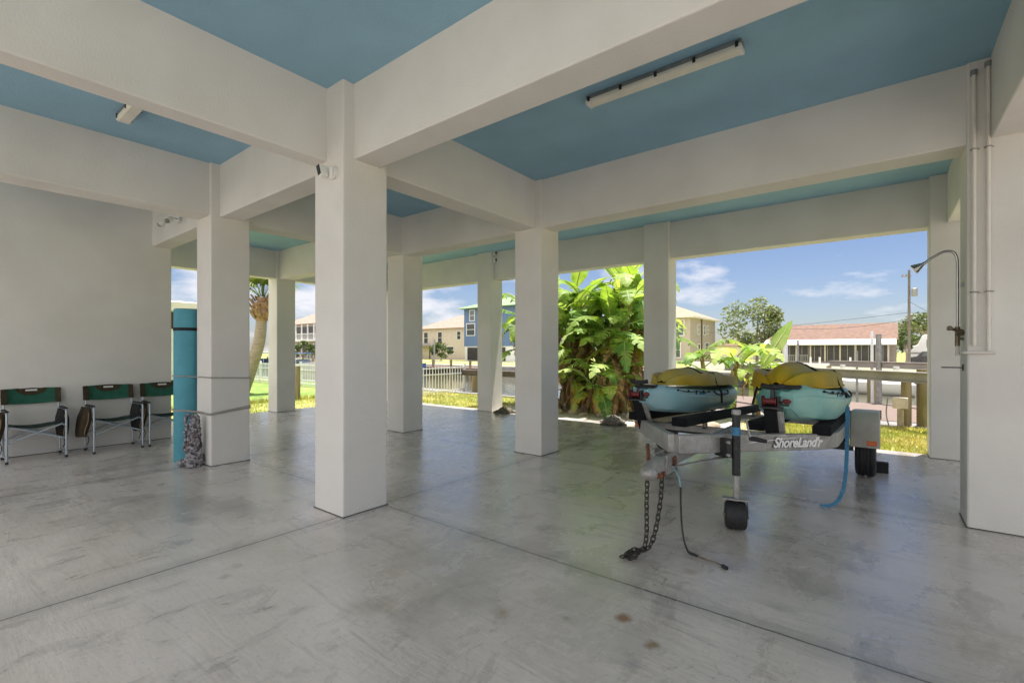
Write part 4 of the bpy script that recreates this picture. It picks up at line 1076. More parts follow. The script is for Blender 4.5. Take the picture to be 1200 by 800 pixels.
# ------------------------------------------------------------------ turtle ornaments and rocks
def turtle(loc, s, rz, label, mt):
    t = thing("turtle_statue", label, "statue", loc, "stone turtles at the floor edge", rz)
    m = MB()
    def sh(u, v):
        a = 2*PI*v; r = math.sin(u*PI/2); z = math.cos(u*PI/2)
        rim = 1 + 0.05*math.cos(8*a)*r**4
        rid = 0.03*(math.sin(a*6)*math.sin(u*9))
        return Vector((0.20*s*r*math.cos(a)*rim, 0.165*s*r*math.sin(a)*rim, s*(0.035 + (0.10+rid)*z)))
    m.grid(sh, 10, 28)
    m.add([sh(1, k/28)*1.0 - Vector((0,0,0.02*s)) for k in range(28)], [tuple(range(28))])
    m.grid(lambda u, v: sh(1, v) - Vector((0,0,0.02*s*u)), 1, 28)
    m.build("shell", mt, t, smooth=35, local=True)
    MB().ball((0.235*s, 0, 0.055*s), 0.06*s, 0.045*s, 0.04*s, 12, 8).build("head", mt, t, smooth=60, local=True)
    for sx, sy in ((1,1),(1,-1),(-1,1),(-1,-1)):
        a = Vector((0.12*s*sx, 0.11*s*sy, 0.035*s)); b = a + Vector((0.06*s*sx, 0.10*s*sy, -0.015*s))
        MB().tube([a, (a+b)/2, b], lambda q: s*(0.034-0.014*q), 8).build("flipper", mt, t, smooth=60, local=True)
    MB().tube([(-0.18*s,0,0.035*s), (-0.24*s,0,0.02*s)], lambda q: s*(0.02-0.014*q), 6).build("tail", mt, t, smooth=60, local=True)
turtle((-4.03, 8.27, 0), 1.15, R(-62), "pale stone turtle on the floor edge in front of the bananas", STONE)
MOSS = mat("mossy_stone", (0.12, 0.11, 0.075), 0.95, var=0.4, scale=14, bump=0.7, bscale=30)
turtle((-6.68, 8.27, 0), 0.95, R(-100), "small dark turtle ornament at the foot of the far column", MOSS)
rr = random.Random(11)
rp_ = [(-6.3,9.6,.16),(-5.9,9.35,.13),(-5.55,9.5,.2),(-5.2,9.25,.12),(-4.85,9.45,.18),(-4.5,9.2,.13),(-4.2,9.5,.17),(-3.9,9.15,.14),(-3.6,9.4,.18),(-3.2,9.2,.16),(-2.85,9.5,.2),(-2.5,9.3,.15),(-5.0,9.05,.07),(-4.35,8.95,.08),(-3.3,8.95,.1),(-6.6,9.9,.2)]
for i, (x, y, s) in enumerate(rp_):
    m = MB(); m.ball((0, 0, s*0.22), s, s*rr.uniform(0.6, 0.9), s*rr.uniform(0.4, 0.62), 12, 8, 0.13, rnd=rr)
    o = m.build("rock", ROCK, None, smooth=50, local=True); o.location = (x, y, -0.05); o.rotation_euler = (0, 0, rr.uniform(0, 6))
    tag(o, "pale limestone rock edging the banana bed", "rock", "rocks edging the banana bed")

# ------------------------------------------------------------------ banana plants
def leaf_mesh(L_, W, th0, bend, rnd, tears=0.5, mt=None, pet=0.22, sag=0.5, name="leaf", fold=0.25):
    n = 18; m = MB()
    # midrib
    P = [Vector((0,0,0))]; th = th0
    for i in range(1, n+1):
        t = i/n; th = th0 - bend*(t**1.5)
        P.append(P[-1] + Vector((math.cos(th), 0, math.sin(th)))*(L_/n))
    m.tube(P, lambda q: 0.020*(1-q)**0.8 + 0.003, 6, mi=1)
    i0 = int(pet*n)
    def wid(t):
        q = (t-pet)/(1-pet); q = min(max(q, 0), 1)
        return W*0.5*(math.sin(PI*min(1, q**0.72*0.97+0.03))**0.75)
    for sg in (-1, 1):
        gapcarry = 0; droop = rnd.uniform(-0.1, sag)
        for i in range(i0, n):
            for h in range(2):
                ta, tb = (i+h*0.5)/n, (i+h*0.5+0.5)/n
                if rnd.random() < tears:
                    droop = fold*-1 + rnd.uniform(0.0, sag); gap = rnd.uniform(0.05, 0.35)
                else: gap = 0.0
                def at(t):
                    k = min(int(t*n), n-1); f = t*n-k; p = P[k]*(1-f)+P[k+1]*f
                    d = (P[k+1]-P[k]).normalized(); return p, d
                pa, da = at(ta); pb, db = at(min(tb, 0.9999))
                wa, wb = wid(ta), wid(tb)
                upv = Vector((-da.z, 0, da.x))
                def edge(p, d, w, f):
                    u = Vector((-d.z, 0, d.x))
                    return p + Vector((0, sg*w*math.cos(droop*f), 0)) - Vector((0,0,1))*w*math.sin(droop*f)*0.9 + d*w*0.22*f
                sh = (pb-pa)*gap*0.5
                v = [pa, pb, edge(pb, db, wb*0.55, 0.5)-sh*0.3, edge(pa, da, wa*0.55, 0.5)+sh*0.3, edge(pb, db, wb, 1.0)-sh, edge(pa, da, wa, 1.0)+sh]
                m.add(v, [(0,1,2,3),(3,2,4,5)], 0)
    me = m
    return me
rb = random.Random(21)
LEAVES = {}
def leafset(key, cnt, mats, **kw):
    out = []
    for i in range(cnt):
        k = {a: (b(rb) if callable(b) else b) for a, b in kw.items()}
        mb = leaf_mesh(rnd=rb, **k)
        o = mb.build("leaf", mats, None, smooth=30, recalc=False)
        out.append(o.data); bpy.data.objects.remove(o)
    LEAVES[key] = out
U = lambda a, b: (lambda r: r.uniform(a, b))
leafset('green', 7, [BANANA, RIBM], L_=U(1.5,2.1), W=U(0.48,0.62), th0=U(0.8,1.2), bend=U(1.7,3.0), tears=U(0.6,0.9), sag=U(0.6,1.2))
leafset('dark', 4, [BANANAD, RIBM], L_=U(1.3,1.8), W=U(0.42,0.54), th0=U(0.3,0.8), bend=U(1.6,2.8), tears=U(0.5,0.8), sag=U(0.5,1.0))
leafset('up', 3, [BANANA, RIBM], L_=U(1.2,1.7), W=U(0.44,0.54), th0=U(1.1,1.4), bend=U(0.4,1.2), tears=U(0.25,0.5), sag=U(0.1,0.4))
leafset('yellow', 2, [BANANAY, RIBM], L_=U(1.1,1.5), W=U(0.35,0.45), th0=U(0.0,0.4), bend=U(1.8,2.4), tears=0.5, sag=U(0.8,1.2))
leafset('dead', 6, [BANANAX, BANANAX], L_=U(1.0,1.6), W=U(0.2,0.36), th0=U(-0.9,0.1), bend=U(0.7,1.4), tears=0.9, sag=U(1.1,1.5))
BG = "banana plants in the clump beyond the floor"
def banana(x, y, h, label, ng, ndead, group, sc=1.0, rad=0.10, seed=0, upright=True):
    rnd = random.Random(seed)
    t = thing("banana_plant", label, "banana plant", (x, y, -0.05), group)
    lean = Vector((rnd.uniform(-0.12,0.12), rnd.uniform(-0.12,0.12), 0))
    top = lean*h + Vector((0,0,h))
    MB().tube([Vector((0,0,0)), lean*h*0.3+Vector((0,0,h*0.4)), top], lambda q: rad*(1.1-0.55*q), 12).build("stem", STEMB, t, smooth=60, local=True)
    az = rnd.uniform(0, 6.28)
    def put(data, zc, a, s):
        o = bpy.data.objects.new("leaf", data); C.objects.link(o); o.parent = t
        o.location = lean*zc + Vector((0,0,zc)); o.rotation_euler = (rnd.uniform(-0.15,0.15), rnd.uniform(-0.1,0.1), a); o.scale = (s,)*3
    for k in range(ng):
        az += 2.4 + rnd.uniform(-0.3, 0.3)
        q = k/max(1, ng-1)
        kind = 'up' if (q > 0.90 and upright and seed % 3) else ('green' if rnd.random() < 0.62 else 'dark')
        if q < 0.35 and rnd.random() < 0.4: kind = 'yellow'
        put(rnd.choice(LEAVES[kind]), h*(0.55+0.47*q), az, sc*rnd.uniform(0.8, 1.1))
    for k in range(ndead):
        put(rnd.choice(LEAVES['dead']), h*rnd.uniform(0.4, 0.95), rnd.uniform(0, 6.28), sc*rnd.uniform(0.65, 1.0))
    return t
spots = [(-6.75,10.3,2.0),(-6.1,10.15,1.6),(-5.75,10.5,2.2),(-5.2,10.1,1.45),(-5.35,10.9,2.4),(-4.85,10.4,2.0),(-4.95,10.2,1.5),(-4.8,10.75,2.3),(-5.1,11.0,2.0),
         (-6.3,11.0,2.4),(-7.3,10.6,2.0),(-6.9,11.2,2.2),(-4.95,11.2,2.4),(-5.8,9.85,1.0),(-4.95,9.7,0.9),(-5.0,11.35,2.0),(-5.6,11.4,1.9),(-6.4,11.5,2.0),(-4.9,11.3,1.7),(-6.5,9.85,0.8),(-5.25,9.75,0.7),(-4.75,9.75,0.75),(-7.6,10.2,2.1)]
for i, (x, y, h) in enumerate(spots):
    if h > 1.3: h = h*1.06 + 0.38
    banana(x, y, h, "banana plant in the dense clump beyond the middle columns", 13 if h > 1.3 else 8, 13 if h > 1.2 else 5, BG, 0.92 if h > 1.3 else 0.75, 0.11, 100+i)
banana(-3.0, 10.9, 1.35, "small banana plant above the pale blue kayak, left of the taller pair", 9, 3, None, 0.74, 0.07, 201, False)
banana(-2.55, 11.1, 1.3, "young banana plant just left of the bright yellow kayak", 9, 4, None, 0.78, 0.06, 202, False)
bt = banana(-2.02, 10.9, 1.05, "banana plant with one tall upright leaf behind the bright yellow kayak", 5, 3, None, 0.6, 0.06, 203, False)
leafset('single', 1, [BANANA, RIBM], L_=1.35, W=0.31, th0=1.0, bend=0.22, tears=0.12, sag=0.25, pet=0.12)
o = bpy.data.objects.new("leaf", LEAVES['single'][0]); C.objects.link(o); o.parent = bt
o.matrix_basis = Matrix.Translation((0, 0, 1.0)) @ Matrix.Rotation(R(38), 4, 'Z') @ Matrix.Rotation(R(58), 4, Vector((math.cos(1.0), 0, math.sin(1.0))))

# ------------------------------------------------------------------ trees and palm
def crown_mb(c, rx, ry, rz, n, ls, rnd, clumps=14):
    m = MB(); cl = []
    for k in range(clumps):
        a = rnd.uniform(0, 2*PI); q = rnd.uniform(-0.7, 1.0); r = math.sqrt(max(0, 1-q*q*0.8))*rnd.uniform(0.45, 0.95)
        cl.append((Vector((rx*r*math.cos(a), ry*r*math.sin(a), rz*q*0.8)), rnd.uniform(0.25, 0.48)))
    for k in range(n):
        cc, cr = rnd.choice(cl)
        d = Vector((rnd.gauss(0,1), rnd.gauss(0,1), rnd.gauss(0,1))).normalized()*(rnd.random()**0.4)
        p = Vector(c) + cc + Vector((d.x*rx*cr, d.y*ry*cr, d.z*rz*cr))
        s = ls*rnd.uniform(0.6, 1.3)
        a = Vector((rnd.gauss(0,1), rnd.gauss(0,1), rnd.gauss(0,0.6))).normalized(); b = a.orthogonal().normalized()
        b = (Matrix.Rotation(rnd.uniform(0,6.28), 3, a) @ b)
        m.add([p - a*s, p + b*s*0.45, p + a*s, p - b*s*0.45], [(0,1,2,3)])
    return m, cl
def tree(name, label, cat, x, y, h, rx, rz, mt, seed, group=None, n=1800, ls=0.22, z0=-0.1):
    rnd = random.Random(seed)
    t = thing(name, label, cat, (x, y, z0), group)
    m, cl = crown_mb((x, y, z0+h-rz), rx, rx, rz, n, ls, rnd)
    tr = MB(); tr.tube(smoothpts([(x, y, z0), (x+0.1, y, z0+(h-2*rz)*0.6), (x, y, z0+h-rz*1.2)]), lambda q: 0.035*h*(1-0.6*q), 10)
    for cc, cr in cl[:9]:
        tr.tube(smoothpts([(x, y, z0+h-rz*1.7), Vector((x, y, z0+h-rz*1.3))+cc*0.4, Vector((x, y, z0+h-rz))+cc]), lambda q: 0.016*h*(1-0.8*q)+0.01, 6)
    tr.build("trunk", BARK, t, smooth=60)
    m.build("crown", mt, t, recalc=False)
    return t
tree("shade_tree", "broad olive green tree rising between the tan house and the screened house", "tree", -13.2, 70, 8.0, 4.2, 4.0, LEAFA, 31, n=4200, ls=0.28)
tree("round_tree", "small round green tree at the right end of the screened house", "tree", 1.8, 57.5, 3.3, 0.62, 1.0, LEAFB, 32, n=1100, ls=0.10)
tree("shade_tree", "pale green tree beside the white camper far right", "tree", 4.6, 72, 6.0, 2.9, 1.8, LEAFA, 33, n=1500, ls=0.24)
tree("shade_tree", "low dark tree behind the utility pole and the camper", "tree", 2.8, 80, 4.8, 2.8, 1.6, LEAFB, 34, n=1200, ls=0.26)
tree("shrub", "round light green shrub on the far lawn in front of the beige house", "shrub", -52.5, 49.5, 2.6, 1.6, 1.2, LEAFB, 35, n=900, ls=0.2)
tree("shrub", "dark shrub by the white balcony house across the canal", "shrub", -58.2, 32.2+3.5, 2.8, 2.2, 1.3, LEAFB, 36, n=900, ls=0.22)
tree("shrub", "dark shrub beyond the palm trunk across the canal", "shrub", -67.0, 35.6, 3.0, 2.4, 1.4, LEAFB, 37, n=900, ls=0.22)

px, py = -16.45, 7.3
t = thing("sabal_palm", "leaning palm with a thick shaggy brown neck seen past the left column", "palm tree", (px-0.9, py, -0.05))
trunk = smoothpts([(px-0.85, py-0.3, -0.1), (px-0.55, py-0.15, 0.7), (px-0.18, py, 1.7), (px+0.02, py, 2.6)], 8)
MB().tube(trunk, lambda q: 0.23-0.07*q, 14).build("trunk", PALMB, t, smooth=50)
rnd = random.Random(9)
m = MB(); cz = Vector((px+0.05, py, 2.85))
m.tube(smoothpts([(px, py, 2.42), (px+0.03, py, 2.65), (px+0.06, py, 2.95), (px+0.08, py, 3.2)]), lambda q: [0.19,0.3,0.27,0.16][min(3, int(q*3.99))], 14)
for k in range(90):
    a = rnd.uniform(0, 6.28); z = rnd.uniform(2.45, 3.15); r = 0.24 + 0.05*math.sin((z-2.45)/0.7*PI)
    p = Vector((px+0.04+r*math.cos(a), py+r*math.sin(a), z))
    m.bar(p, p + Vector((0.10*math.cos(a), 0.10*math.sin(a), 0.16)), 0.06, 0.025)
m.build("boots", BOOT, t, smooth=30)
def frond():
    m = MB(); rnd2 = random.Random(4)
    L1 = 0.8
    P = [Vector((0.15+L1*q, 0, 0.25*math.sin(q*1.6))) for q in [k/6 for k in range(7)]]
    m.tube(P, 0.014, 5)
    e = P[-1]
    for k in range(26):
        a = -2.2 + 4.4*k/25; l = 0.85*(1-0.25*abs(a)/2.2)
        d = Vector((math.cos(a), math.sin(a), 0.15)); s = Vector((-math.sin(a), math.cos(a), 0))*0.028
        mid = e + d*l*0.6; tip = e + d*l + Vector((0,0,-0.32*l-0.1*rnd2.random()))
        m.add([e, mid-s, tip, mid+s], [(0,1,2,3)])
    o = m.build("frond", PALML, None, recalc=False); d_ = o.data; bpy.data.objects.remove(o); return d_
fdata = frond()
for k in range(26):
    o = bpy.data.objects.new("frond", fdata); C.objects.link(o); o.parent = t
    o.location = Vector((px+0.08, py, 3.15)) - wloc(t)
    o.rotation_euler = Euler((rnd.uniform(-0.3,0.3), rnd.uniform(-1.3, -0.25), k*2.4), 'XYZ'); o.scale = (rnd.uniform(0.6,0.8),)*3

fw = MB(); rw = random.Random(77)
for k in range(9000):
    x = rw.uniform(-330, 160); hh = 3.2 + 1.6*math.sin(x*0.11) + 0.9*math.sin(x*0.37+1)
    p = Vector((x, 165 + rw.uniform(-6, 6), -0.1 + hh*rw.random()**0.7))
    a = Vector((rw.gauss(0,1), rw.gauss(0,0.5), rw.gauss(0,0.7))).normalized(); b = a.orthogonal().normalized(); sz = rw.uniform(0.35, 0.8)
    fw.add([p-a*sz, p+b*sz*0.6, p+a*sz, p-b*sz*0.6], [(0,1,2,3)])
struct(fw.build("far_woods", LEAFB, recalc=False), 'stuff')
# ------------------------------------------------------------------ far houses
def hip(m, x0, x1, y0, y1, z0, zr, ov=0.5, mi=0):
    x0 -= ov; x1 += ov; y0 -= ov; y1 += ov
    lx, ly = x1-x0, y1-y0; k = min(lx, ly)/2
    if lx >= ly: a, b = (x0+k, (y0+y1)/2, zr), (x1-k, (y0+y1)/2, zr)
    else: a, b = ((x0+x1)/2, y0+k, zr), ((x0+x1)/2, y1-k, zr)
    v = [(x0,y0,z0),(x1,y0,z0),(x1,y1,z0),(x0,y1,z0), a, b]
    f = [(0,1,5,4),(1,2,5),(2,3,4,5),(3,0,4)] if lx >= ly else [(0,1,4),(1,2,5,4),(2,3,5),(3,0,4,5)]
    m.add(v, f + [(3,2,1,0)], mi)
    return m
def window(t, face, a, z, w, h, pos, frame=WHITEPAINT, glass=GLASS):
    # face 'x' : wall plane x=pos facing +x ; 'y': plane y=pos facing -y
    fr = MB(); gl = MB(); b = 0.10; d = 0.07
    def bx(m, a0, a1, z0, z1, d0, d1):
        if face == 'x': m.box(pos+d0, pos+d1, a0, a1, z0, z1)
        else: m.box(a0, a1, pos-d1, pos-d0, z0, z1)
    bx(fr, a-w/2-b, a+w/2+b, z-h/2-b, z-h/2, 0.002, d); bx(fr, a-w/2-b, a+w/2+b, z+h/2, z+h/2+b, 0.002, d)
    bx(fr, a-w/2-b, a-w/2, z-h/2, z+h/2, 0.002, d); bx(fr, a+w/2, a+w/2+b, z-h/2, z+h/2, 0.002, d)
    bx(fr, a-w/2, a+w/2, z-0.03, z+0.03, 0.02, d-0.01)
    f = fr.build("window", frame, t)
    bx(gl, a-w/2, a+w/2, z-h/2, z+h/2, 0.004, 0.03)
    gl.build("pane", glass, f)

# long low house with a screened porch (right)
Hy = 57.0
t = thing("screened_house", "long low house with pinkish shingle roof and a dark screened porch across the canal", "house", (-4.5, Hy+3, -0.2))
MB().box(-9.6, 1.2, Hy+2.4, Hy+10, -0.25, 2.45).build("wall", TANW, t)
r_ = MB(); r_.add([(-10.2,Hy+1.5,2.5),(1.35,Hy+1.5,2.5),(1.35,Hy+6.2,4.35),(-8.3,Hy+6.2,4.35),(1.35,Hy+10.8,2.5),(-10.2,Hy+10.8,2.5)], [(0,1,2,3),(3,2,4,5),(0,3,5),(1,4,2),(0,5,4,1)])
r_.build("roof", ROOFT, t)
pr_ = MB(); pr_.add([(-10.0,Hy-0.5,2.12),(1.15,Hy-0.5,2.12),(1.15,Hy+1.7,2.58),(-10.0,Hy+1.7,2.58),(-10.0,Hy-0.5,1.98),(1.15,Hy-0.5,1.98),(1.15,Hy+1.7,2.44),(-10.0,Hy+1.7,2.44)], [(0,1,2,3),(7,6,5,4),(0,4,5,1),(1,5,6,2),(2,6,7,3),(3,7,4,0)])
pr_.build("porch_roof", WHITEPAINT, t)
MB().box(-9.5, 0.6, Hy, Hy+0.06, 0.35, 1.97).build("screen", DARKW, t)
MB().box(-9.5, 0.6, Hy-0.02, Hy+0.1, -0.25, 0.34).build("kick_wall", mat("grey_kick_wall", (0.22, 0.19, 0.18), 0.8), t)
for k in range(9):
    x = -9.45 + k*1.25
    MB().box(x-0.07, x+0.07, Hy-0.06, Hy-0.022, 0.30, 1.975).build("porch_post", TANW, t)
for k in range(18):
    x = -9.2 + k*0.55
    MB().box(x-0.02, x+0.02, Hy-0.03, Hy-0.004, 0.35, 1.96).build("mullion", GREYM, t)

# low far orange roof
t = thing("bungalow", "distant bungalow with an orange roof glimpsed above the small banana leaves", "house", (-20.5, 88, -0.1))
MB().box(-24, -17, 88, 95, -0.1, 2.3).build("wall", CREAM, t)
hip(MB(), -24, -17, 88, 95, 2.3, 3.6).build("roof", ROOFT, t)

# tan two storey house
t = thing("two_storey_house", "taupe two storey house with tan hip roof right of the middle column", "house", (-21, 61, -0.1))
MB().box(-26.5, -17.5, 56, 66.5, -0.15, 5.45).build("wall", TANW, t)
hip(MB(), -26.5, -17.5, 56, 66.5, 5.45, 7.6, 0.6).build("roof", ROOFB, t)
MB().box(-27.1, -16.9, 55.4, 67.1, 5.30, 5.44).build("soffit", WHITEPAINT, t)
for y, z, w, h in ((59.2, 4.0, 0.5, 1.1), (61.5, 4.0, 0.5, 1.1), (63.0, 4.1, 0.5, 0.9), (62.6, 1.9, 1.5, 1.0), (59.3, 1.6, 0.8, 1.2)):
    window(t, 'x', y, z, w, h, -17.5)
for x, z in ((-19.0, 4.1), (-22.5, 4.1), (-19.4, 1.5), (-23.5, 1.5)):
    window(t, 'y', x, z, 1.5, 1.7, 56)
MB().cyl((-17.42, 60.3, 0), (-17.42, 60.3, 5.3), 0.06, 8).build("downspout", BROWNW, t)

# beige house (left of centre)
t = thing("beige_house", "beige two storey house with a pinkish hip roof far across the canal", "house", (-60, 62, -0.1))
MB().box(-66.5, -54.5, 57, 68, -0.15, 5.3).build("wall", PINKW, t)
hip(MB(), -66.5, -54.5, 57, 68, 5.3, 7.9, 0.5).build("roof", ROOFP, t)
for x, z, w, h in ((-64.2, 3.7, 1.0, 1.9), (-60.6, 3.7, 1.0, 1.9), (-56.0, 4.0, 0.8, 1.3), (-58.0, 1.5, 1.5, 1.2)):
    window(t, 'y', x, z, w, h, 57)
MB().box(-65.5, -62.2, 56.0, 56.98, 2.2, 2.35).build("porch_roof", GREYM, t)
MB().box(-65.4, -65.25, 56.1, 56.25, -0.1, 2.2).box(-62.4, -62.25, 56.1, 56.25, -0.1, 2.2).build("porch_post", BLACKP, t)

# blue house
GREENROOF = mat("pale_green_metal_roof", (0.22, 0.33, 0.17), 0.6, var=0.15, scale=2)
t = thing("blue_house", "tall slate blue house on a white ground storey behind the far column", "house", (-46, 56, -0.1))
MB().box(-50, -40, 52, 61, 2.1, 7.75).build("wall", BLUEW, t)
MB().box(-49.9, -40.1, 52.1, 60.9, -0.15, 2.1).build("ground_storey", WHITEPAINT, t)
hip(MB(), -50, -40, 52, 61, 7.75, 9.6, 0.9).build("roof", GREENROOF, t)
for x, z, w, h in ((-48.3, 6.7, 0.9, 1.5), (-48.6, 4.6, 1.6, 1.7), (-44.5, 6.5, 1.6, 1.6), (-44.5, 4.6, 1.6, 1.7)):
    window(t, 'y', x, z, w, h, 52)
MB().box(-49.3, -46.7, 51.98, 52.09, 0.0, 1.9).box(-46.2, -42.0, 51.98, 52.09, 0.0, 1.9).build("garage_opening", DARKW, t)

# white balcony house far left
t = thing("balcony_house", "pale two storey house with screened balconies across the canal at left", "house", (-64, 40, -0.1))
MB().box(-78, -57.5, 38.5, 48, -0.15, 5.6).build("wall", PINKW, t)
hip(MB(), -78, -57.5, 38.5, 48, 5.6, 8.3, 0.8).build("roof", ROOFP, t)
for z in (0.3, 3.2):
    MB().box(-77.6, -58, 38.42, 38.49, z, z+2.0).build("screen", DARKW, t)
    MB().box(-77.9, -57.6, 37.0, 38.4, z-0.35, z-0.05).build("balcony_slab", WHITEPAINT, t)
    m = MB()
    for k in range(12): m.box(-77.4+k*1.78, -77.25+k*1.78, 37.05, 37.2, z-0.05, z+2.25)
    m.build("balcony_post", WHITEPAINT, t)
    m = MB(); m.box(-77.4, -57.7, 37.08, 37.16, z+0.75, z+0.85)
    for k in range(66): m.box(-77.4+k*0.3, -77.35+k*0.3, 37.1, 37.14, z-0.05, z+0.75)
    m.build("balustrade", WHITEPAINT, t)

# neighbour's house just left
t = thing("neighbour_house", "low cream house with a wide eave seen between the left wall and column", "house", (-26, 3, -0.1))
MB().box(-30, -23, -4, 7.3, -0.12, 3.0).build("wall", BROWNW, t)
MB().box(-30.8, -22.2, -4.8, 8.1, 3.0, 3.35).build("fascia", CREAM, t)
hip(MB(), -30.8, -22.2, -4.8, 8.1, 3.352, 3.9, 0.0).build("roof", CREAM, t)
MB().box(-22.97, -22.85, 6.3, 7.2, 0.2, 2.3).build("door", WHITEPAINT, t)

# ------------------------------------------------------------------ fence, posts, docks, lifts, boats
def fence(a, b, label):
    a, b = Vector((*a, 0)), Vector((*b, 0)); L_ = (b-a).length; d = (b-a)/L_
    t = thing("picket_fence", label, "fence", (a.x, a.y, -0.06), "white safety fence by the canal")
    n = max(1, round(L_/1.9))
    for k in range(n+1):
        p = a + d*(L_*k/n)
        MB().box(p.x-0.035, p.x+0.035, p.y-0.035, p.y+0.035, -0.06, 0.95).build("post", WHITEPAINT, t)
    m = MB()
    for z in (0.82, 0.62, 0.06): m.bar(a+Vector((0,0,z)), b+Vector((0,0,z)), 0.03, 0.035)
    m.build("rail", WHITEPAINT, t)
    m = MB(); k = int(L_/0.13)
    for i in range(k):
        p = a + d*((i+0.5)*L_/k); m.box(p.x-0.011, p.x+0.011, p.y-0.011, p.y+0.011, -0.04, 0.86)
    m.build("pickets", WHITEPAINT, t)
fence((-26, 9.9), (-11.5, 9.85), "white picket fence running along the neighbouring lawn by the canal")
fence((-11.5, 9.9), (-11.62, 12.1), "short white picket fence run ending at the wooden lift beam")
o = MB().box(-13.75, -13.63, 7.05, 7.17, -0.1, 0.95).build("wooden_post", WOOD, None, bevel=0.01); tag(o, "slim brown wooden post standing on the lawn left of the front column", "post")

def piling(x, y, z0, z1, r, mt, label, cat="piling", group=None):
    o = MB().tube([(x, y, z0), (x+0.01, y, (z0+z1)/2), (x, y, z1)], r, 12).build("piling", mt, None, smooth=40); tag(o, label, cat, group)
# timber beam on posts behind the far column
o = MB().box(-11.6, -7.2, 11.95, 12.2, 0.55, 0.74).build("timber_beam", mat('dark_timber', (0.09,0.07,0.055), 0.9, var=0.3), None, bevel=0.02); tag(o, "dark timber beam on posts beyond the far column", "beam")
piling(-11.0, 12.05, -0.9, 0.55, 0.16, WOOD, "thick mossy piling under the left end of the timber beam")
piling(-8.95, 12.05, -0.9, 0.55, 0.16, WOOD, "thick mossy piling under the timber beam behind the central column")
# dock on the right
DK = thing("dock", "weathered reddish board dock along the near seawall at right", "dock", (2, 14.4, -0.02))
m = MB()
for k in range(26): m.box(-5.5, 9, 12.35+k*0.15, 12.49+k*0.15, -0.07, -0.03)
m.build("deck_boards", DOCKW, DK)
for x in (-5, -1.5, 2, 5.5, 8.5):
    for y in (12.6, 16.0): MB().cyl((x, y, -2.1), (x, y, -0.08), 0.11, 10).build("pile", WOOD, DK)
# near mooring post with its box
t = thing("mooring_post", "yellow brown timber mooring post with a pale junction box at the grass edge", "post", (0.47, 11.75, 0))
MB().cyl((0.38, 11.72, -0.9), (0.38, 11.72, 0.88), 0.08, 12).build("pile", WOOD, t, smooth=40)
MB().cyl((0.62, 11.78, -0.9), (0.62, 11.78, 1.05), 0.09, 12).build("pile", WOOD, t, smooth=40)
MB().box(0.17, 0.40, 11.42, 11.58, 0.32, 0.52).build("junction_box", mat("pinkish_box", (0.62, 0.52, 0.46), 0.7), t, bevel=0.01)
MB().box(0.24, 0.34, 11.50, 11.60, -0.05, 0.30).build("bracket", ROCK, t, bevel=0.01)
MB().tube(smoothpts([(0.10, 11.55, 0.5), (0.08, 11.5, 0.2), (0.12, 11.5, -0.03)]), 0.012, 6).build("cable", GREYM, t, smooth=50)
# boat lift beams
LIFTM = mat("lift_aluminium", (0.33, 0.30, 0.27), 0.6, 0.2, var=0.15, scale=3)
def liftbeam(a, b, z, h, label):
    t = thing("boat_lift_beam", label, "boat lift", ((a[0]+b[0])/2, (a[1]+b[1])/2, z), "boat lift beams over the canal")
    m = MB().bar((*a, z), (*b, z), 0.12, h); m.bar((*a, z+h/2), (*b, z+h/2), 0.2, 0.02); m.bar((*a, z-h/2), (*b, z-h/2), 0.2, 0.02)
    m.build("beam", LIFTM, t)
    d = Vector((b[0]-a[0], b[1]-a[1], 0))
    for f in (0.12, 0.32):
        p = Vector((*a, z+h/2+0.03)) + d*f
        MB().cyl(p, p+Vector((0,0,0.07)), 0.05, 10).build("roller", WHITEM, t, smooth=50)
    return t
liftbeam((0.75, 11.0), (-3.6, 14.9), 0.92, 0.17, "nearest aluminium boat lift beam, ending at the mooring post")
liftbeam((2.2, 14.2), (-1.2, 17.4), 1.02, 0.15, "farther aluminium boat lift beam behind the nearest one")
piling(-0.2, 19.6, -2.0, 0.55, 0.17, WOOD, "round mossy piling under the boat lift beams")
piling(-1.9, 21.0, -2.0, 0.5, 0.17, WOOD, "mossy piling left of the others, mostly behind the bright yellow kayak")
piling(-0.05, 16.2, -2.0, 1.85, 0.065, GREYM, "thick pale guide pole standing before the porch's right end")
piling(-0.20, 16.6, -2.0, 1.95, 0.035, WHITEM, "thin white pipe beside the thick pale guide pole")
piling(-2.45, 17.6, -2.0, 1.82, 0.065, WHITEM, "white capped guide pole standing left before the screened porch")
piling(-2.15, 18.0, -2.0, 1.75, 0.03, GREYM, "thin grey pipe right of the white capped guide pole")
piling(-0.75, 23.0, -2.0, 1.4, 0.04, GREYM, "thin dark pole between the guide poles before the porch")

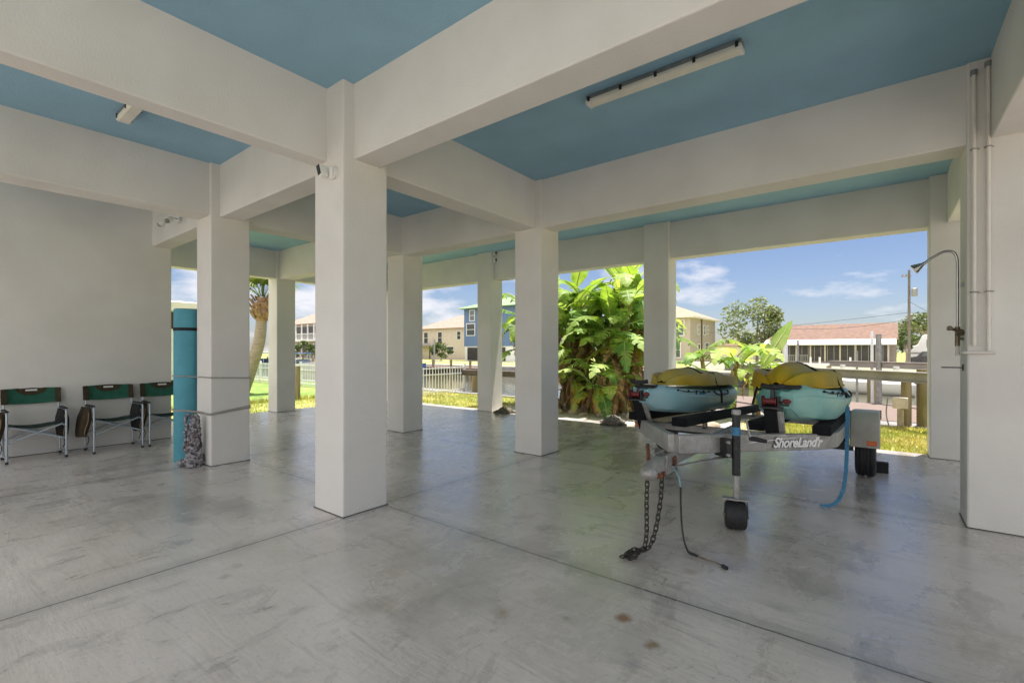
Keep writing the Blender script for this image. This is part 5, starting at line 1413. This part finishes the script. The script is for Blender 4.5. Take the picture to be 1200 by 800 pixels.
def boat(x, y, z, L_, W, rz, hullm, label, cabin=True, group="boats moored across the canal"):
    t = thing("boat", label, "boat", (x, y, z), group, rz)
    m = MB(); n = 14; secs = []
    pr = [(0.0, 0.0), (0.55, 0.08), (0.9, 0.45), (1.0, 1.0)]
    full = [(-a, b) for a, b in pr[::-1]] + pr[1:]
    for i in range(n+1):
        q = i/n; f = (1 - max(0, (q-0.45)/0.55)**2.2)
        for a, b in full: secs.append((L_*(q-0.5) + 0.12*L_*b*max(0, q-0.7), W/2*a*max(0.02, f), (0.75+0.35*q**2)*b - 0.25 + 0.3*max(0, q-0.6)))
    k = len(full); fs = []
    for i in range(n):
        for j in range(k-1): fs.append((i*k+j, i*k+j+1, (i+1)*k+j+1, (i+1)*k+j))
        fs.append((i*k, (i+1)*k, (i+1)*k+k-1, i*k+k-1))
    fs.append(tuple(range(k)))
    m.add(secs, fs); m.build("hull", hullm, t, smooth=40, local=True)
    if cabin:
        MB().prism([(-0.12*L_, 0.55), (0.18*L_, 0.62), (0.08*L_, 1.15), (-0.10*L_, 1.15)], -W*0.3, W*0.3, 'y').build("windshield", GLASS, t, local=True, bevel=0.03)
        MB().box(-0.30*L_, 0.10*L_, -W*0.4, W*0.4, 1.85, 1.93).build("top", BOATB, t, local=True, bevel=0.03)
        for sx in (-0.26, 0.06):
            for sy in (-0.36, 0.36): MB().cyl((sx*L_, sy*W, 0.5), (sx*L_, sy*W, 1.86), 0.025, 6).build("top_post", WHITEM, t, local=True)
    MB().box(-L_*0.56, -L_*0.47, -0.18, 0.18, 0.1, 0.85).build("outboard", BLACKP, t, local=True, bevel=0.04)
    return t
boat(-1.2, 31.5, -0.75, 5.6, 2.1, R(165), BOATW, "white boat with a blue top moored across the canal below the screened house", False)
boat(-4.6, 31.0, -0.8, 3.2, 1.3, R(10), LIME, "lime green watercraft moored across the canal right of the bright yellow kayak", False)
boat(2.4, 30.6, -0.78, 4.2, 1.6, R(125), BOATW, "white boat with its bow turned towards the near dock at right", False)
boat(-38.5, 30.8, -0.75, 6.5, 2.3, R(5), BOATB, "blue hulled boat moored across the canal beyond the short fence", False)
boat(-54, 28.5, -0.75, 7, 2.4, R(0), BOATW, "white boat with canopy moored beyond the lawn right of the palm", True)
boat(-64, 28.5, -0.75, 7, 2.4, R(185), BOATB, "blue boat with canopy moored behind the palm trunk", True)
for i, (x0, x1, lab) in enumerate(((-7.5, -1, "reddish dock along the far seawall below the screened house"), (-45, -28, "reddish dock along the far seawall below the blue house"), (-70, -48, "orange brown dock along the far seawall below the balcony house"))):
    t = thing("dock", lab, "dock", ((x0+x1)/2, 32.5, -0.2))
    MB().box(x0, x1, 31.6, 33.35, -0.28, -0.16).build("deck_boards", BRICKO if i == 2 else DOCKW, t)
    m = MB()
    for k in range(int((x1-x0)/2.5)+1): m.cyl((x0+0.2+k*2.5, 31.8, -2.1), (x0+0.2+k*2.5, 31.8, 0.55), 0.12, 8)
    m.build("piles", WOOD, t)
# white garden fence and steps on the far bank at right
t = thing("rail_fence", "dark metal railing on the far bank beside the screened porch", "fence", (-8.5, 53, -0.1))
MB().box(-10.2, -5.5, 52.95, 53.0, 0.95, 1.0).box(-10.2, -5.5, 52.95, 53.0, 0.1, 0.14).build("rail", GREYM, t)
m = MB()
for k in range(33): m.box(-10.2+k*0.145, -10.17+k*0.145, 52.96, 52.99, -0.1, 0.96)
m.build("balusters", GREYM, t)
o = MB().box(-12.5, 6.0, 40.0, 40.25, -0.12, 0.5).build("low_wall", WHITEPAINT, None, bevel=0.02); tag(o, "low white wall on the far bank below the screened porch", "wall")
for i, x in enumerate((-3.6, -3.1, -1.5)):
    o = MB().box(x-0.05, x+0.05, 36.0, 36.1, -0.1, 1.0).build("white_post", WHITEM, None); tag(o, "thin white post standing on the far bank before the low wall", "post", "white posts on the far bank")
struct(MB().box(0.9, 7.5, 40.5, 66, -0.099, -0.06).build("far_path", CLOTHW))
struct(MB().box(-58, 12, 36.5, 38.0, -0.099, -0.085).build("far_footpath", DRIVE))
struct(MB().box(-75, -20, 44, 47, -0.099, -0.08).build("far_road", CAPC))

# camper
t = thing("camper", "white camper parked beyond the utility pole at far right", "camper", (4.3, 62, -0.1))
MB().prism([(2.0, 0.55), (6.2, 0.55), (6.2, 3.0), (3.3, 3.0), (2.9, 2.0), (2.0, 1.7)], 61, 63.2, 'y').build("body", BOATW, t, bevel=0.05)
MB().box(3.5, 4.3, 60.97, 60.995, 1.75, 2.5).box(4.9, 5.6, 60.97, 60.995, 1.75, 2.5).build("window", GLASS, t)
MB().box(2.2, 6.0, 60.97, 60.995, 1.1, 1.25).build("stripe", GREYM, t)
for x in (2.7, 5.2): MB().lathe((x, 61.0, 0.25), [(0.02,-0.1),(0.35,-0.1),(0.35,0.1),(0.02,0.1)], 16, 'y').build("wheel", BLACK, t)
t = thing("parked_car", "dark car parked in front of the white camper", "car", (3.6, 58.5, -0.1))
MB().prism([(2.2,0.2),(5.4,0.2),(5.4,0.8),(4.7,0.9),(4.3,1.35),(3.1,1.35),(2.7,0.9),(2.2,0.8)], 57.8, 59.5, 'y').build("body", BLACKP, t, bevel=0.06)
MB().prism([(2.95,0.92),(4.5,0.92),(4.2,1.28),(3.15,1.28)], 57.78, 59.52, 'y').build("window", GLASS, t)
for x in (2.8, 4.8): MB().lathe((x, 57.85, 0.22), [(0.02,-0.1),(0.32,-0.1),(0.32,0.1),(0.02,0.1)], 16, 'y').build("wheel", BLACK, t)

# utility pole and wires
PX, PY = 1.62, 45.0
POLEM = mat("grey_pole_wood", (0.17, 0.15, 0.135), 0.95, var=0.25, scale=6, stretch=(3,3,0.4))
t = thing("utility_pole", "wooden utility pole with a transformer against the sky at right", "utility pole", (PX, PY, -0.1))
MB().tube([(PX, PY, -0.1), (PX, PY, 7.3)], lambda q: 0.105-0.03*q, 10).build("pole", POLEM, t, smooth=60)
MB().lathe((PX+0.30, PY-0.1, 5.35), [(0.0,0.0),(0.16,0.0),(0.17,0.05),(0.17,0.55),(0.12,0.6),(0.0,0.62)], 12).build("transformer", GREYM, t, smooth=40)
MB().box(PX+0.05, PX+0.2, PY-0.14, PY-0.06, 5.55, 5.62).box(PX+0.05, PX+0.2, PY-0.14, PY-0.06, 5.75, 5.82).build("bracket", GREYM, t)
MB().bar((PX-0.45, PY-0.12, 6.85), (PX+0.12, PY-0.12, 6.85), 0.05, 0.06).build("crossarm", WOOD, t)
for dx in (-0.45, -0.25): MB().cyl((PX+dx+0.08, PY-0.12, 6.88), (PX+dx+0.08, PY-0.12, 7.02), 0.04, 8).build("insulator", GREYM, t)
def wire(a, b, sag, lab):
    pts = [Vector(a)*(1-q)+Vector(b)*q - Vector((0,0,sag*4*q*(1-q))) for q in [k/24 for k in range(25)]]
    o = MB().tube(pts, 0.014, 5).build("cable", BLACKP, None); tag(o, lab, "cable", "overhead wires at the utility pole")
wire((PX, PY, 4.2), (-40, 80, 4.2), 0.6, "upper wire running left from the utility pole over the pink roof")
wire((PX, PY, 3.7), (-9, 60, 4.0), 0.4, "wire running left from the utility pole to the screened house roof")
wire((PX, PY, 4.2), (16, 48, 4.6), 0.4, "upper wire running right from the utility pole")
wire((PX, PY, 5.0), (6.5, 52, 2.6), 0.2, "slanting guy wire right of the utility pole")
piling(-44.2, 36, -0.1, 5.2, 0.09, GREYM, "tall dark pole before the beige house at the edge of the middle column", "pole")
piling(-39.2, 36, -0.1, 2.7, 0.09, GREYM, "shorter dark pole before the beige house, right of the tall one", "pole")
